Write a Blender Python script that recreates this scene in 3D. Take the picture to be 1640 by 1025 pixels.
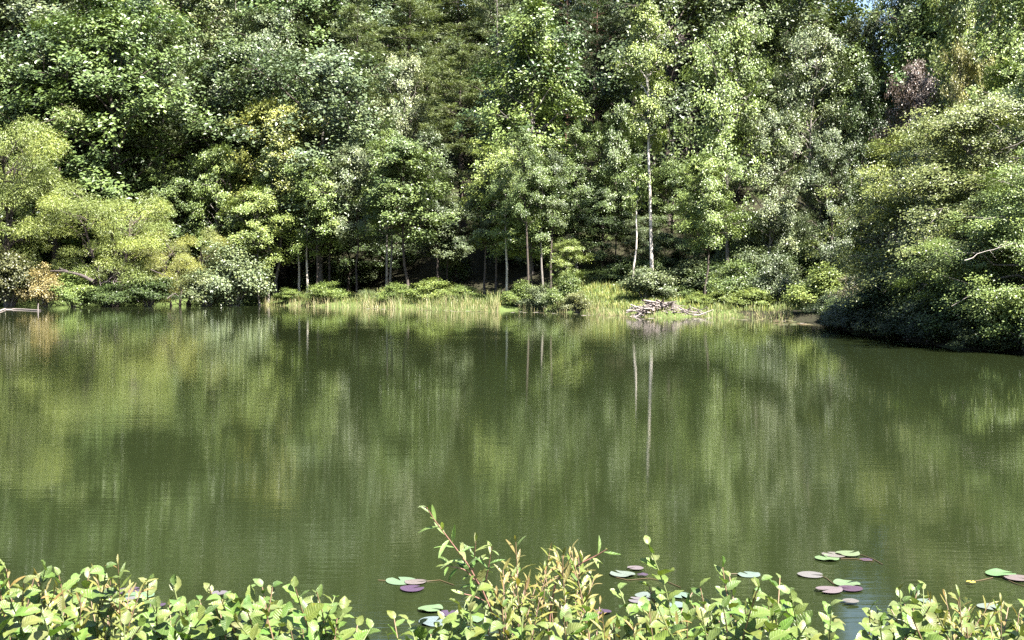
import bpy, math, random
import numpy as np
from mathutils import Vector, Matrix

rnd = random.Random(7)
rng = np.random.default_rng(7)
scene = bpy.context.scene
for o in list(bpy.data.objects):
    bpy.data.objects.remove(o)
COL = scene.collection

# ------------------------------------------------------------------ camera, sky, sun, exposure
EYE = 1.8            # metres above the water (water level is z = 0)
FPX = 1980.0         # focal length in photograph pixels (photograph 1640 x 1025)
PITCH = math.atan((512.5 - 440.0) / FPX)
cam = bpy.data.cameras.new('camera')
cam.sensor_width = 36.0
cam.lens = FPX / 1640.0 * 36.0
cam.clip_start, cam.clip_end = 0.05, 3000.0
cam_ob = bpy.data.objects.new('camera', cam)
COL.objects.link(cam_ob)
cam_ob.location = (0, 0, EYE)
cam_ob.rotation_euler = (math.pi / 2 - PITCH, 0, 0)
scene.camera = cam_ob

SUN_DIR = Vector((0.48, -0.55, 1.0)).normalized()     # towards the sun: behind the camera, to the right
sun_elev = math.asin(SUN_DIR.z)
sun_az = math.atan2(SUN_DIR.x, SUN_DIR.y)
world = bpy.data.worlds.new('World')
scene.world = world
world.use_nodes = True
wn = world.node_tree
sky = wn.nodes.new('ShaderNodeTexSky')
sky.sky_type = 'NISHITA'
sky.sun_disc = False
sky.sun_elevation = sun_elev
sky.sun_rotation = sun_az
wn.links.new(sky.outputs[0], wn.nodes['Background'].inputs[0])
wn.nodes['Background'].inputs[1].default_value = 0.05
sun = bpy.data.lights.new('sun', 'SUN')
sun.energy = 5.0
sun.angle = math.radians(0.5)
sun.color = (1.0, 0.96, 0.885)
sun_ob = bpy.data.objects.new('sun', sun)
COL.objects.link(sun_ob)
sun_ob.rotation_euler = (-SUN_DIR).to_track_quat('-Z', 'Y').to_euler()
scene.view_settings.view_transform = 'Standard'
scene.view_settings.look = 'None'
scene.view_settings.exposure = 2.72
scene.view_settings.gamma = 1.0
scene.view_settings.use_curve_mapping = False
scene.cycles.max_bounces = 6
scene.cycles.diffuse_bounces = 1
scene.cycles.glossy_bounces = 3
scene.cycles.transmission_bounces = 3
scene.cycles.use_denoising = False

CP, SP = math.cos(PITCH), math.sin(PITCH)
def ray(px, py):
    u = (px - 820.0) / FPX; v = (512.5 - py) / FPX
    return u, CP + v * SP, -SP + v * CP          # x, y, z of the viewing ray
def at(px, py, d):
    """the point seen at photograph pixel (px, py) at ground distance d"""
    x, y, z = ray(px, py)
    return Vector((x / y * d, d, EYE + z / y * d))
def on_water(px, py, z=0.0):
    x, y, zz = ray(px, py)
    t = (z - EYE) / zz
    return Vector((x * t, y * t, z))
def to_px(p):
    y = p[1] * CP - (p[2] - EYE) * SP; v = p[1] * SP + (p[2] - EYE) * CP
    return 820 + FPX * p[0] / y, 512.5 - FPX * v / y

# ------------------------------------------------------------------ helpers: objects and tags
def tag(o, label=None, cat=None, group=None, kind=None):
    for k, v in (('label', label), ('category', cat), ('group', group), ('kind', kind)):
        if v: o[k] = v
    return o
def link(name, mesh, parent=None, mat=None, color=None, loc=None):
    o = bpy.data.objects.new(name, mesh)
    COL.objects.link(o)
    if mat is not None and not mesh.materials: mesh.materials.append(mat)
    if parent is not None: o.parent = parent
    if color is not None: o.color = (*color, 1.0)
    if loc is not None: o.location = loc
    return o
def empty(name, loc, rot=(0, 0, 0), scale=(1, 1, 1)):
    o = bpy.data.objects.new(name, None)
    COL.objects.link(o)
    o.empty_display_size = 0.2
    o.location, o.rotation_euler, o.scale = loc, rot, scale
    return o
def mesh_np(name, V, F, var=None, smooth=False, uv=None):
    """mesh from numpy vertices (N,3) and faces: a list of (M,k) integer arrays"""
    me = bpy.data.meshes.new(name)
    F = [np.asarray(f, dtype=np.int32) for f in F if len(f)]
    nl = sum(f.size for f in F); nf = sum(len(f) for f in F)
    me.vertices.add(len(V)); me.vertices.foreach_set('co', np.asarray(V, dtype=np.float32).ravel())
    me.loops.add(nl); me.loops.foreach_set('vertex_index', np.concatenate([f.ravel() for f in F]))
    tot = np.concatenate([np.full(len(f), f.shape[1], dtype=np.int32) for f in F])
    me.polygons.add(nf)
    me.polygons.foreach_set('loop_start', np.concatenate([[0], np.cumsum(tot)[:-1]]).astype(np.int32))
    me.polygons.foreach_set('use_smooth', np.full(nf, smooth))
    if var is not None:
        a = me.attributes.new('var', 'FLOAT', 'POINT')
        a.data.foreach_set('value', np.asarray(var, dtype=np.float32))
    if uv is not None:
        l = me.uv_layers.new(name='UVMap')
        idx = np.concatenate([f.ravel() for f in F])
        l.data.foreach_set('uv', np.asarray(uv, dtype=np.float32)[idx].ravel())
    me.update(calc_edges=True)
    me.validate()
    return me

class Tubes:
    """collects tapered tubes, then builds one mesh"""
    def __init__(self): self.V, self.F, self.n = [], [], 0
    def add(self, pts, rad, sides=5, cap=True):
        pts = np.asarray(pts, float); k = len(pts)
        t = np.gradient(pts, axis=0)
        t /= np.linalg.norm(t, axis=1)[:, None] + 1e-9
        ref = np.array([0, 0, 1.0]) if abs(t[:, 2].mean()) < 0.8 else np.array([1.0, 0, 0])
        a = np.cross(t, ref); a /= np.linalg.norm(a, axis=1)[:, None] + 1e-9
        b = np.cross(t, a)
        ang = np.arange(sides) * 2 * np.pi / sides
        rad = np.broadcast_to(np.asarray(rad, float), (k,))
        ring = pts[:, None] + rad[:, None, None] * (np.cos(ang)[None, :, None] * a[:, None] + np.sin(ang)[None, :, None] * b[:, None])
        self.V.append(ring.reshape(-1, 3))
        i = np.arange(k - 1)[:, None] * sides + np.arange(sides)[None]
        j = np.arange(k - 1)[:, None] * sides + (np.arange(sides)[None] + 1) % sides
        self.F.append(np.stack([i, j, j + sides, i + sides], -1).reshape(-1, 4) + self.n)
        self.n += k * sides
    def mesh(self, name): return mesh_np(name, np.concatenate(self.V), [np.concatenate(self.F)], smooth=True)

def unit(a): return a / (np.linalg.norm(a, axis=-1, keepdims=True) + 1e-9)
def curve(p0, p1, bend, n=6, wob=0.0, g=rng):
    """bent line of n points from p0 to p1; bend is added at the middle"""
    t = np.linspace(0, 1, n)[:, None]
    p = np.asarray(p0) * (1 - t) + np.asarray(p1) * t + np.asarray(bend) * (4 * t * (1 - t))
    if wob: p[1:-1] += g.normal(0, wob, (n - 2, 3))
    return p
def kites(pos, nrm, size, aspect, g, axis=None, fold=0.12):
    """one folded four-sided leaf per position"""
    n = len(pos)
    nrm = unit(nrm)
    d = g.normal(0, 1, (n, 3)) if axis is None else axis + g.normal(0, .25, (n, 3))
    d = unit(d - (d * nrm).sum(1)[:, None] * nrm)
    s = np.cross(nrm, d)
    L = (size * g.uniform(0.7, 1.3, n))[:, None]; W = L * aspect
    V = np.empty((n, 4, 3))
    V[:, 0] = pos
    V[:, 1] = pos + d * L * .45 + s * W * .5 + nrm * L * fold
    V[:, 2] = pos + d * L
    V[:, 3] = pos + d * L * .45 - s * W * .5 + nrm * L * fold
    return V.reshape(-1, 3), np.arange(n * 4).reshape(n, 4)

# ------------------------------------------------------------------ helpers: materials
def nmat(name):
    m = bpy.data.materials.new(name); m.use_nodes = True
    nt = m.node_tree
    return m, nt, nt.nodes['Principled BSDF'], nt.nodes['Material Output']
def N(nt, typ, **kw):
    n = nt.nodes.new(typ)
    for k, v in kw.items():
        if k.startswith('i_'):
            key = k[2:]; n.inputs[int(key) if key.isdigit() else key].default_value = v
        else: setattr(n, k, v)
    return n
def mixc(nt, fac, a, b, blend='MIX'):
    n = nt.nodes.new('ShaderNodeMix'); n.data_type = 'RGBA'; n.blend_type = blend
    for s, v in ((n.inputs[0], fac), (n.inputs[6], a), (n.inputs[7], b)):
        if hasattr(v, 'is_output') or isinstance(v, bpy.types.NodeSocket): nt.links.new(v, s)
        else: s.default_value = v if not isinstance(v, tuple) or len(v) == 4 else (*v, 1)
    return n.outputs[2]
def ramp(nt, fac, stops):
    n = nt.nodes.new('ShaderNodeValToRGB'); e = n.color_ramp.elements
    while len(e) < len(stops): e.new(0.5)
    for el, (p, c) in zip(e, stops):
        el.position = p; el.color = (*c, 1) if len(c) == 3 else c
    nt.links.new(fac, n.inputs[0]); return n.outputs[0]

def leaf_material(name, transl=0.3, rough=0.42, spec=0.5):
    """foliage: the tree's own colour (object colour) varied leaf by leaf"""
    m, nt, p, out = nmat(name)
    oi = N(nt, 'ShaderNodeObjectInfo'); at_ = N(nt, 'ShaderNodeAttribute', attribute_name='var')
    tone = ramp(nt, at_.outputs['Fac'], [(0, (.62, .68, .7)), (.5, (1, 1, 1)), (.88, (1.28, 1.22, 1.0)), (1, (1.45, 1.3, .95))])
    col = mixc(nt, 1.0, oi.outputs['Color'], tone, 'MULTIPLY')
    nt.links.new(col, p.inputs['Base Color'])
    p.inputs['Roughness'].default_value = rough
    p.inputs['Specular IOR Level'].default_value = spec
    tr = N(nt, 'ShaderNodeBsdfTranslucent')
    tcol = mixc(nt, 1.0, col, (1.15, 1.25, .5), 'MULTIPLY')
    nt.links.new(tcol, tr.inputs[0])
    mx = N(nt, 'ShaderNodeMixShader', i_0=transl)
    nt.links.new(p.outputs[0], mx.inputs[1]); nt.links.new(tr.outputs[0], mx.inputs[2])
    nt.links.new(mx.outputs[0], out.inputs[0])
    return m
LEAF = leaf_material('leaf_foliage', .12, .42, .5)
NEEDLE = leaf_material('needle_foliage', .2, .5, .35)

def bark_material():
    m, nt, p, out = nmat('bark')
    oi = N(nt, 'ShaderNodeObjectInfo'); tc = N(nt, 'ShaderNodeTexCoord')
    mp = N(nt, 'ShaderNodeMapping'); mp.inputs['Scale'].default_value = (9, 9, 1.6)
    nt.links.new(tc.outputs['Object'], mp.inputs[0])
    nz = N(nt, 'ShaderNodeTexNoise', i_Scale=1.0, i_Detail=5.0, i_Roughness=.65)
    nt.links.new(mp.outputs[0], nz.inputs['Vector'])
    tone = ramp(nt, nz.outputs[0], [(.3, (.45, .43, .42)), (.5, (1, 1, 1)), (.7, (1.35, 1.3, 1.25))])
    mp2 = N(nt, 'ShaderNodeMapping'); mp2.inputs['Scale'].default_value = (2.5, 2.5, 7)
    nt.links.new(tc.outputs['Object'], mp2.inputs[0])
    n2 = N(nt, 'ShaderNodeTexNoise', i_Scale=1.0, i_Detail=4.0, i_Roughness=.7); nt.links.new(mp2.outputs[0], n2.inputs['Vector'])
    marks = ramp(nt, n2.outputs[0], [(.36, (.3, .27, .25)), (.46, (1, 1, 1)), (.7, (1.1, 1.05, 1))])
    nt.links.new(mixc(nt, 1.0, mixc(nt, 1.0, oi.outputs['Color'], tone, 'MULTIPLY'), marks, 'MULTIPLY'), p.inputs['Base Color'])
    p.inputs['Roughness'].default_value = .85
    b = N(nt, 'ShaderNodeBump', i_Strength=.7, i_Distance=.04)
    nt.links.new(nz.outputs[0], b.inputs['Height']); nt.links.new(b.outputs[0], p.inputs['Normal'])
    return m
BARK = bark_material()

# ------------------------------------------------------------------ terrain
SHORE = [on_water(*p).to_2d() for p in ((0, 490), (120, 488.5), (260, 487.5), (400, 487.5), (480, 490), (600, 493), (700, 496), (800, 499),
         (830, 497), (900, 500), (980, 504), (1060, 509), (1130, 507), (1200, 508), (1280, 514), (1345, 521), (1366, 534), (1450, 545), (1550, 560), (1645, 568))]
SHORE = [Vector((-38, 62)), Vector((-34, 70))] + SHORE + [Vector((13, 22)), Vector((16, 12)), Vector((17, 5.2)), Vector((8, 4.7)), Vector((3, 4.5)), Vector((-3, 4.55)),
         Vector((-9, 4.8)), Vector((-20, 6)), Vector((-34, 14)), Vector((-41, 32))]
SP_ = np.array([(v.x, v.y) for v in SHORE])
def shore_dist(x, y):
    """signed distance to the waterline, positive on land"""
    P = np.stack([np.atleast_1d(x), np.atleast_1d(y)], -1).astype(float)
    best = np.full(len(P), 1e9); inside = np.zeros(len(P), bool)
    for a, b in zip(SP_, np.roll(SP_, -1, 0)):
        ab = b - a
        t = np.clip(((P - a) @ ab) / (ab @ ab), 0, 1)
        best = np.minimum(best, np.hypot(*(P - a - t[:, None] * ab).T))
        c = (a[1] > P[:, 1]) != (b[1] > P[:, 1])
        xi = a[0] + (P[:, 1] - a[1]) / (b[1] - a[1] + 1e-12) * ab[0]
        inside ^= c & (P[:, 0] < xi)
    return np.where(inside, -best, best)
def sstep(a, b, x):
    t = np.clip((x - a) / (b - a), 0, 1); return t * t * (3 - 2 * t)
def ground_z(x, y):
    x = np.atleast_1d(np.asarray(x, float)); y = np.atleast_1d(np.asarray(y, float))
    s = shore_dist(x, y) + .22 * np.sin(x * 1.9 + y * .7) * np.cos(y * 1.3 - x * .5) * sstep(10, 20, y)
    z = np.where(s < 0, np.maximum(-2.2, s * .3), .22 * sstep(0, .9, s) + .05 * np.minimum(s, 6))
    right = sstep(8, 12, x) * (1 - sstep(44, 52, y))
    start = 8.0 - 6.0 * right
    rise = np.maximum(0, s - start)
    hill = 80 * (1 - np.exp(-rise * .5 / 80)) * sstep(10, 30, y)
    valley = .9 * np.exp(-((x - .285 * y - .6) / (.055 * np.maximum(y, 1))) ** 2) * sstep(44, 56, y)
    z = z + hill * (1 - valley)
    z += .95 * np.exp(-((x - 4.4) / 2.6) ** 2) * sstep(.6, 6, s) * sstep(50, 56, y)     # the grassy rise of the clearing
    z += .12 * np.sin(x * .8 + 1) * np.sin(y * .9) * sstep(1.5, 5, s)
    return z
def gz(x, y): return float(ground_z(x, y)[0])

def axis_steps(*segs):
    out = []
    for a, b, n in segs: out.append(np.linspace(a, b, n, endpoint=False))
    return np.concatenate(out + [[segs[-1][1]]])
xs = axis_steps((-900, -120, 12), (-120, -46, 24), (-46, 26, 150), (26, 120, 32), (120, 900, 12))
ys = axis_steps((-900, -60, 12), (-60, -4, 16), (-4, 10, 28), (10, 24, 14), (24, 92, 150), (92, 220, 42), (220, 1200, 14))
X, Y = np.meshgrid(xs, ys)
Z = ground_z(X.ravel(), Y.ravel())
nx, ny = len(xs), len(ys)
i = (np.arange(ny - 1)[:, None] * nx + np.arange(nx - 1)[None]).ravel()
gm = mesh_np('ground', np.stack([X.ravel(), Y.ravel(), Z], -1), [np.stack([i, i + 1, i + nx + 1, i + nx], -1)], smooth=True,
             var=.45 * np.clip(1 - np.abs(shore_dist(X.ravel(), Y.ravel()) - 1) / 6, 0, 1) * (1 - sstep(8.5, 10.5, X.ravel()) * (Y.ravel() > 20)))   # grassier near the water
def ground_material():
    m, nt, p, out = nmat('forest_floor')
    tc = N(nt, 'ShaderNodeTexCoord')
    n1 = N(nt, 'ShaderNodeTexNoise', i_Scale=.35, i_Detail=4.0); nt.links.new(tc.outputs['Object'], n1.inputs['Vector'])
    n2 = N(nt, 'ShaderNodeTexNoise', i_Scale=14.0, i_Detail=6.0, i_Roughness=.7); nt.links.new(tc.outputs['Object'], n2.inputs['Vector'])
    litter = ramp(nt, n2.outputs[0], [(.3, (.012, .009, .006)), (.5, (.02, .017, .009)), (.64, (.03, .036, .012)), (.8, (.05, .04, .02))])
    s_ = N(nt, 'ShaderNodeAttribute', attribute_name='var')
    moss = ramp(nt, n2.outputs[0], [(.3, (.03, .05, .012)), (.55, (.08, .11, .03)), (.75, (.15, .16, .05))])
    ad = N(nt, 'ShaderNodeMath', operation='ADD'); nt.links.new(n1.outputs[0], ad.inputs[0]); nt.links.new(s_.outputs['Fac'], ad.inputs[1])
    f = ramp(nt, ad.outputs[0], [(.58, (0, 0, 0)), (.7, (1, 1, 1))])
    nt.links.new(mixc(nt, f, litter, moss), p.inputs['Base Color'])
    p.inputs['Roughness'].default_value = .95; p.inputs['Specular IOR Level'].default_value = .2
    b = N(nt, 'ShaderNodeBump', i_Strength=.8, i_Distance=.08)
    nt.links.new(n2.outputs[0], b.inputs['Height']); nt.links.new(b.outputs[0], p.inputs['Normal'])
    return m
tag(link('ground', gm, mat=ground_material()), 'wooded hillside and grassy pond bank, leaf litter and moss', kind='structure')

# ------------------------------------------------------------------ water
def water_material():
    m, nt, p, out = nmat('pond_water')
    p.inputs['Base Color'].default_value = (.0122, .0170, .0060, 1)     # murky, algae-green water
    p.inputs['IOR'].default_value = 1.33
    p.inputs['Roughness'].default_value = .04
    tc = N(nt, 'ShaderNodeTexCoord')
    def noise(scale, sc, det, dist=0.0):
        mp = N(nt, 'ShaderNodeMapping'); mp.inputs['Scale'].default_value = sc
        nt.links.new(tc.outputs['Object'], mp.inputs[0])
        n = N(nt, 'ShaderNodeTexNoise', i_Scale=scale, i_Detail=det, i_Roughness=.55, i_Distortion=dist)
        nt.links.new(mp.outputs[0], n.inputs['Vector']); return n.outputs[0]
    def math_(op, a, b):
        n = N(nt, 'ShaderNodeMath', operation=op)
        for k, v in ((0, a), (1, b)):
            if isinstance(v, float): n.inputs[k].default_value = v
            else: nt.links.new(v, n.inputs[k])
        return n.outputs[0]
    fine = noise(1.0, (1.6, 17, 1), 3.0, .2)
    swell = noise(1.0, (.35, 1.9, 1), 2.0)
    patch = ramp(nt, noise(1.0, (.10, .22, 1), 2.0), [(.38, (.35, .35, .35)), (.62, (1, 1, 1))])
    # a small gust ruffles the water at the left
    g = N(nt, 'ShaderNodeMapping'); g.inputs['Location'].default_value = (4.9 / 1.7, -14.9 / 1.3, 0); g.inputs['Scale'].default_value = (1 / 1.7, 1 / 1.3, 1)
    nt.links.new(tc.outputs['Object'], g.inputs[0])
    gr = N(nt, 'ShaderNodeTexGradient', gradient_type='SPHERICAL'); nt.links.new(g.outputs[0], gr.inputs[0])
    gust = math_('MULTIPLY', gr.outputs[1], 1.2)
    h = math_('ADD', math_('MULTIPLY', fine, math_('ADD', patch, gust)), math_('MULTIPLY', swell, 1.2))
    b = N(nt, 'ShaderNodeBump', i_Strength=1.0, i_Distance=.00095)
    nt.links.new(h, b.inputs['Height']); nt.links.new(b.outputs[0], p.inputs['Normal'])
    return m
wv = np.array([(-60, 3.4, 0), (40, 3.4, 0), (40, 82, 0), (-60, 82, 0)], float)
tag(link('pond_water', mesh_np('pond_water', wv, [np.array([[0, 1, 2, 3]])]), mat=water_material()),
    'calm murky green pond mirroring the wooded hill', kind='structure')

# ------------------------------------------------------------------ tree prototypes (mesh data shared between trees)
class Proto: pass
def finish(name, trunk, br, LV, LF, var, H, lmat, pieces=None):
    p = Proto(); p.H = H
    p.trunk = trunk.mesh(name + '_trunk'); p.trunk.materials.append(BARK)
    p.branches = None
    if br.n: p.branches = br.mesh(name + '_branches'); p.branches.materials.append(BARK)
    p.crown = None
    if LV is not None:
        p.crown = mesh_np(name + '_crown', LV, [LF], var=var); p.crown.materials.append(lmat)
        p.R = float(np.percentile(np.hypot(LV[:, 0], LV[:, 1]), 97))
    else: p.R = 2.0
    return p
def broad(name, seed, H=12., R=3.2, base=.16, limbs=34, sprays=9, per=80, size=.165, aspect=.66, flat=.36, rise=(.3, 1.3), spray_r=(.24, .72),
          taper=1.0, trunk_r=.17, upn=1.0, lean=0.0, droop=0.0, lmat=LEAF, wide=.45):
    """broadleaf tree: limbs in a spiral, flattened sprays of leaves along each limb"""
    g = np.random.default_rng(seed)
    tr, br = Tubes(), Tubes()
    tp = np.stack([np.cumsum(g.normal(0, .10, 9)), np.cumsum(g.normal(0, .10, 9)), np.linspace(0, H * .96, 9)], -1)
    tp[0, :2] = 0; tp[:, 0] += lean * np.linspace(0, 1, 9) ** 1.5
    rad = trunk_r * np.linspace(1, .08, 9); rad[0] *= 1.25
    tr.add(tp - [0, 0, .25], rad, 7)
    spine = lambda z: np.array([np.interp(z, tp[:, 2], tp[:, k]) for k in (0, 1, 2)])
    C, A, S = [], [], []
    for k in range(limbs):
        f = (k + g.uniform(0, .9)) / limbs
        z0 = H * (base + (.97 - base) * f * .93)
        az = k * 2.39996 + g.normal(0, .45)
        prof = (math.sin(math.pi * min(1, (f * (1 - wide * .5) + wide * .5)) ** taper) ** .75) * .95 + .1
        L = R * prof * g.uniform(.62, 1.18)
        up = rise[0] + (rise[1] - rise[0]) * f + g.normal(0, .12)
        d = np.array([math.cos(az), math.sin(az), 0])
        p0 = spine(z0); p1 = p0 + d * L + np.array([0, 0, L * up - droop * L * L * .2])
        c = curve(p0, p1, np.array([0, 0, L * (.08 + droop * .12)]), 6, .05 * L, g)
        r0 = max(.02, trunk_r * .42 * (1 - f * .7))
        br.add(c, np.linspace(r0, .012, 6), 4)
        ns = max(3, int(sprays * (.5 + L / R * .6)))
        for q in range(ns):
            t = g.uniform(.28, 1.04) ** .8
            c0 = np.array([np.interp(t, np.linspace(0, 1, 6), c[:, j]) for j in range(3)])
            side = g.normal(0, .24 * L * (1.15 - .4 * t) + .1, 3) * [1, 1, .42]
            ce = c0 + side
            C.append(ce); A.append(d); S.append(g.uniform(*spray_r) * (.75 + .25 * L / R))
            if q % 3 == 0: br.add(curve(c0, ce, (0, 0, .05), 3), [.014, .01, .006], 3)
    for q in range(int(sprays * 1.2)):
        C.append(spine(H * g.uniform(.9, 1.0)) + g.normal(0, .25, 3)); A.append(np.array([0, 0, 0.])); S.append(g.uniform(*spray_r) * .7)
    C, A, S = np.array(C), np.array(A), np.array(S)
    n = len(C); cnt = np.maximum(8, (per * (S / S.mean()) ** 1.6 * g.uniform(.6, 1.4, n)).astype(int))
    idx = np.repeat(np.arange(n), cnt)
    off = g.normal(0, .5, (len(idx), 3)) * S[idx][:, None]; off[:, 2] *= flat / .5
    out_d = A[idx]
    off[:, 2] -= .35 * (off * out_d).sum(1) * (.4 + droop)                 # sprays hang a little outwards
    pos = C[idx] + off
    nrm = np.array([0, 0, upn]) + out_d * .6 + g.normal(0, .42, (len(idx), 3))
    V, F = kites(pos, nrm, size, aspect, g)
    sv = g.uniform(.25, .75, n)
    var = np.clip(sv[idx] + g.normal(0, .2, len(idx)), 0, 1)
    return finish(name, tr, br, V, F, np.repeat(var, 4), H, lmat)
def pine(name, seed, H=17., R=2.9, whorls=20, base=.3, dens=1.0):
    g = np.random.default_rng(seed)
    tr, br = Tubes(), Tubes()
    tp = np.stack([np.cumsum(g.normal(0, .06, 9)), np.cumsum(g.normal(0, .06, 9)), np.linspace(0, H, 9)], -1); tp[0, :2] = 0
    tr.add(tp - [0, 0, .25], .2 * np.linspace(1, .07, 9), 7)
    T, D = [], []
    for w in range(whorls + 6):
        dead = w < 6
        f = (w - 6) / whorls if not dead else 0
        z = H * (base + (.98 - base) * f) if not dead else H * g.uniform(.1, base)
        for b in range(g.integers(3, 6) if not dead else 2):
            az = g.uniform(0, 6.283)
            L = R * ((1 - f) ** .7 * .9 + .14) * g.uniform(.55, 1.15) * (.6 if dead else 1)
            d = np.array([math.cos(az), math.sin(az), 0])
            p0 = np.array([np.interp(z, tp[:, 2], tp[:, 0]), np.interp(z, tp[:, 2], tp[:, 1]), z + g.normal(0, .15)])
            c = curve(p0, p0 + d * L + [0, 0, L * g.normal(.12 + .35 * f, .12)], (0, 0, -.07 * L), 6, .03 * L, g)
            br.add(c, np.linspace(.045 * (1.1 - f), .008, 6), 4)
            if dead: continue
            for q in range(int(9 * dens * L / R * 1.6) + 4):
                t = g.uniform(.25, 1.0)
                c0 = np.array([np.interp(t, np.linspace(0, 1, 6), c[:, j]) for j in range(3)])
                sd = np.cross(d, [0, 0, 1]) * g.choice([-1, 1]) * g.uniform(.05, .42) * L * (1.1 - t * .8) + d * g.uniform(0, .2)
                ce = c0 + sd + [0, 0, g.normal(.05, .06)]
                if q % 2 == 0: br.add(np.stack([c0, ce]), [.012, .005], 3)
                T.append(ce); D.append(unit(sd + np.array([0, 0, .25])))
    T, D = np.array(T), np.array(D)
    per = 22
    idx = np.repeat(np.arange(len(T)), per)
    ax = unit(D[idx] * .7 + g.normal(0, .55, (len(idx), 3)) + [0, 0, .3])
    pos = T[idx] + g.normal(0, .11, (len(idx), 3)) * [1, 1, .5]
    nrm = g.normal(0, .6, (len(idx), 3)) + [0, 0, .8]
    V, F = kites(pos, nrm, .24, .16, g, axis=ax * 2, fold=.03)
    var = np.clip(g.uniform(.2, .75, len(T))[idx] + g.normal(0, .14, len(idx)), 0, 1)
    return finish(name, tr, br, V, F, np.repeat(var, 4), H, NEEDLE)
def willow(name, seed, H=9., R=4.2, puffs=84, per=800):
    """feathery tree: soft rounded puffs of narrow leaves on crooked dark limbs"""
    g = np.random.default_rng(seed)
    tr, br = Tubes(), Tubes()
    C, S = [], []
    for k in range(4):
        az = k * 1.6 + g.normal(0, .4)
        top = np.array([math.cos(az) * R * .45, math.sin(az) * R * .45, H * g.uniform(.55, .8)])
        c = curve((g.normal(0, .12), g.normal(0, .12), -.2), top, (g.normal(0, .4), g.normal(0, .4), 0), 8, .18, g)
        tr.add(c, np.linspace(.17, .04, 8), 6)
        for q in range(puffs // 4):
            t = g.uniform(.22, 1.0)
            p0 = np.array([np.interp(t, np.linspace(0, 1, 8), c[:, j]) for j in range(3)])
            a2 = az + g.normal(0, 1.1)
            el = g.uniform(-.1, 1.0)
            L = R * g.uniform(.3, .68)
            p1 = p0 + np.array([math.cos(a2) * L, math.sin(a2) * L, L * el * .8])
            p1[2] = np.clip(p1[2], H * .1, H * .96)
            br.add(curve(p0, p1, (0, 0, .15 * L), 5, .09 * L, g), np.linspace(.045, .012, 5), 4)
            C.append(p1); S.append(g.uniform(.5, 1.1) * R * .27)
    C, S = np.array(C), np.array(S)
    idx = np.repeat(np.arange(len(C)), (per * (S / S.mean()) ** 2).astype(int))
    u = unit(g.normal(0, 1, (len(idx), 3))); u[:, 2] = np.abs(u[:, 2]) * .9 - .25 * (g.random(len(idx)) < .35)
    r = g.uniform(.35, 1.06, len(idx)) ** .6
    pos = C[idx] + u * (r * S[idx])[:, None] * [1, 1, .8]
    ax = u + [0, 0, -.2]
    nrm = u * .6 + [0, 0, .8] + g.normal(0, .6, (len(idx), 3))
    V, F = kites(pos, nrm, .14, .2, g, axis=ax, fold=.04)
    var = np.clip(g.uniform(.25, .8, len(C))[idx] + g.normal(0, .15, len(idx)), 0, 1)
    return finish(name, tr, br, V, F, np.repeat(var, 4), H, LEAF)
def shrub(name, seed, H=2., R=1.3, stems=30, per=120, size=.085, aspect=.6, puff=.3):
    g = np.random.default_rng(seed)
    tr, br = Tubes(), Tubes()
    C = []
    for k in range(stems):
        az = g.uniform(0, 6.283); el = g.uniform(.25, 1.5)
        tip = np.array([math.cos(az) * math.cos(el) * R, math.sin(az) * math.cos(el) * R, math.sin(el) * H * g.uniform(.6, 1.0)])
        p0 = np.array([tip[0] * .12, tip[1] * .12, -.12])
        c = curve(p0, tip, (0, 0, .18 * H), 6, .05, g)
        (tr if k < 6 else br).add(c, np.linspace(.022, .006, 6), 4)
        for t in (1.0, .82, .64, .46, .3)[:g.integers(3, 6)]:
            C.append(np.array([np.interp(t, np.linspace(0, 1, 6), c[:, j]) for j in range(3)]) + g.normal(0, .1, 3))
    C = np.array(C)
    idx = np.repeat(np.arange(len(C)), per)
    off = g.normal(0, .55, (len(idx), 3)) * puff * [1, 1, .6]
    pos = C[idx] + off; pos[:, 2] = np.maximum(pos[:, 2], .03)
    rad = pos * [1, 1, .5]
    nrm = unit(rad) * .5 + [0, 0, .8] + g.normal(0, .5, (len(idx), 3))
    V, F = kites(pos, nrm, size, aspect, g)
    var = np.clip(g.uniform(.25, .75, len(C))[idx] + g.normal(0, .2, len(idx)), 0, 1)
    return finish(name, tr, br, V, F, np.repeat(var, 4), H, LEAF)
def bare(name, seed, H=9., R=2.2, limbs=22):
    """leafless tree of fine grey twigs"""
    g = np.random.default_rng(seed)
    tr, br = Tubes(), Tubes()
    tp = np.stack([np.cumsum(g.normal(0, .1, 8)), np.cumsum(g.normal(0, .1, 8)), np.linspace(-.2, H, 8)], -1); tp[0, :2] = 0
    tr.add(tp, .12 * np.linspace(1, .1, 8), 6)
    for k in range(limbs):
        f = g.uniform(.15, .98); az = k * 2.4 + g.normal(0, .4)
        p0 = np.array([np.interp(f * H, tp[:, 2], tp[:, j]) for j in range(3)])
        L = R * (1.1 - .7 * f) * g.uniform(.6, 1.2)
        c = curve(p0, p0 + np.array([math.cos(az), math.sin(az), g.uniform(.1, .8)]) * L, (0, 0, -.1 * L), 6, .03 * L, g)
        br.add(c, np.linspace(.028, .008, 6), 3)
        for q in range(14):
            t = g.uniform(.2, 1.0)
            a = np.array([np.interp(t, np.linspace(0, 1, 6), c[:, j]) for j in range(3)])
            b = a + unit(np.array([math.cos(az), math.sin(az), .3]) + g.normal(0, .7, 3)) * g.uniform(.25, .7)
            br.add(curve(a, b, g.normal(0, .05, 3), 4, .02, g), [.014, .011, .008, .005], 3)
            for s in range(3):
                e = b + unit(g.normal(0, 1, 3) + (b - a)) * g.uniform(.15, .4)
                br.add(np.stack([a + (b - a) * g.uniform(.4, 1), e]), [.008, .004], 3)
    return finish(name, tr, br, None, None, None, H, LEAF)

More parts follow.
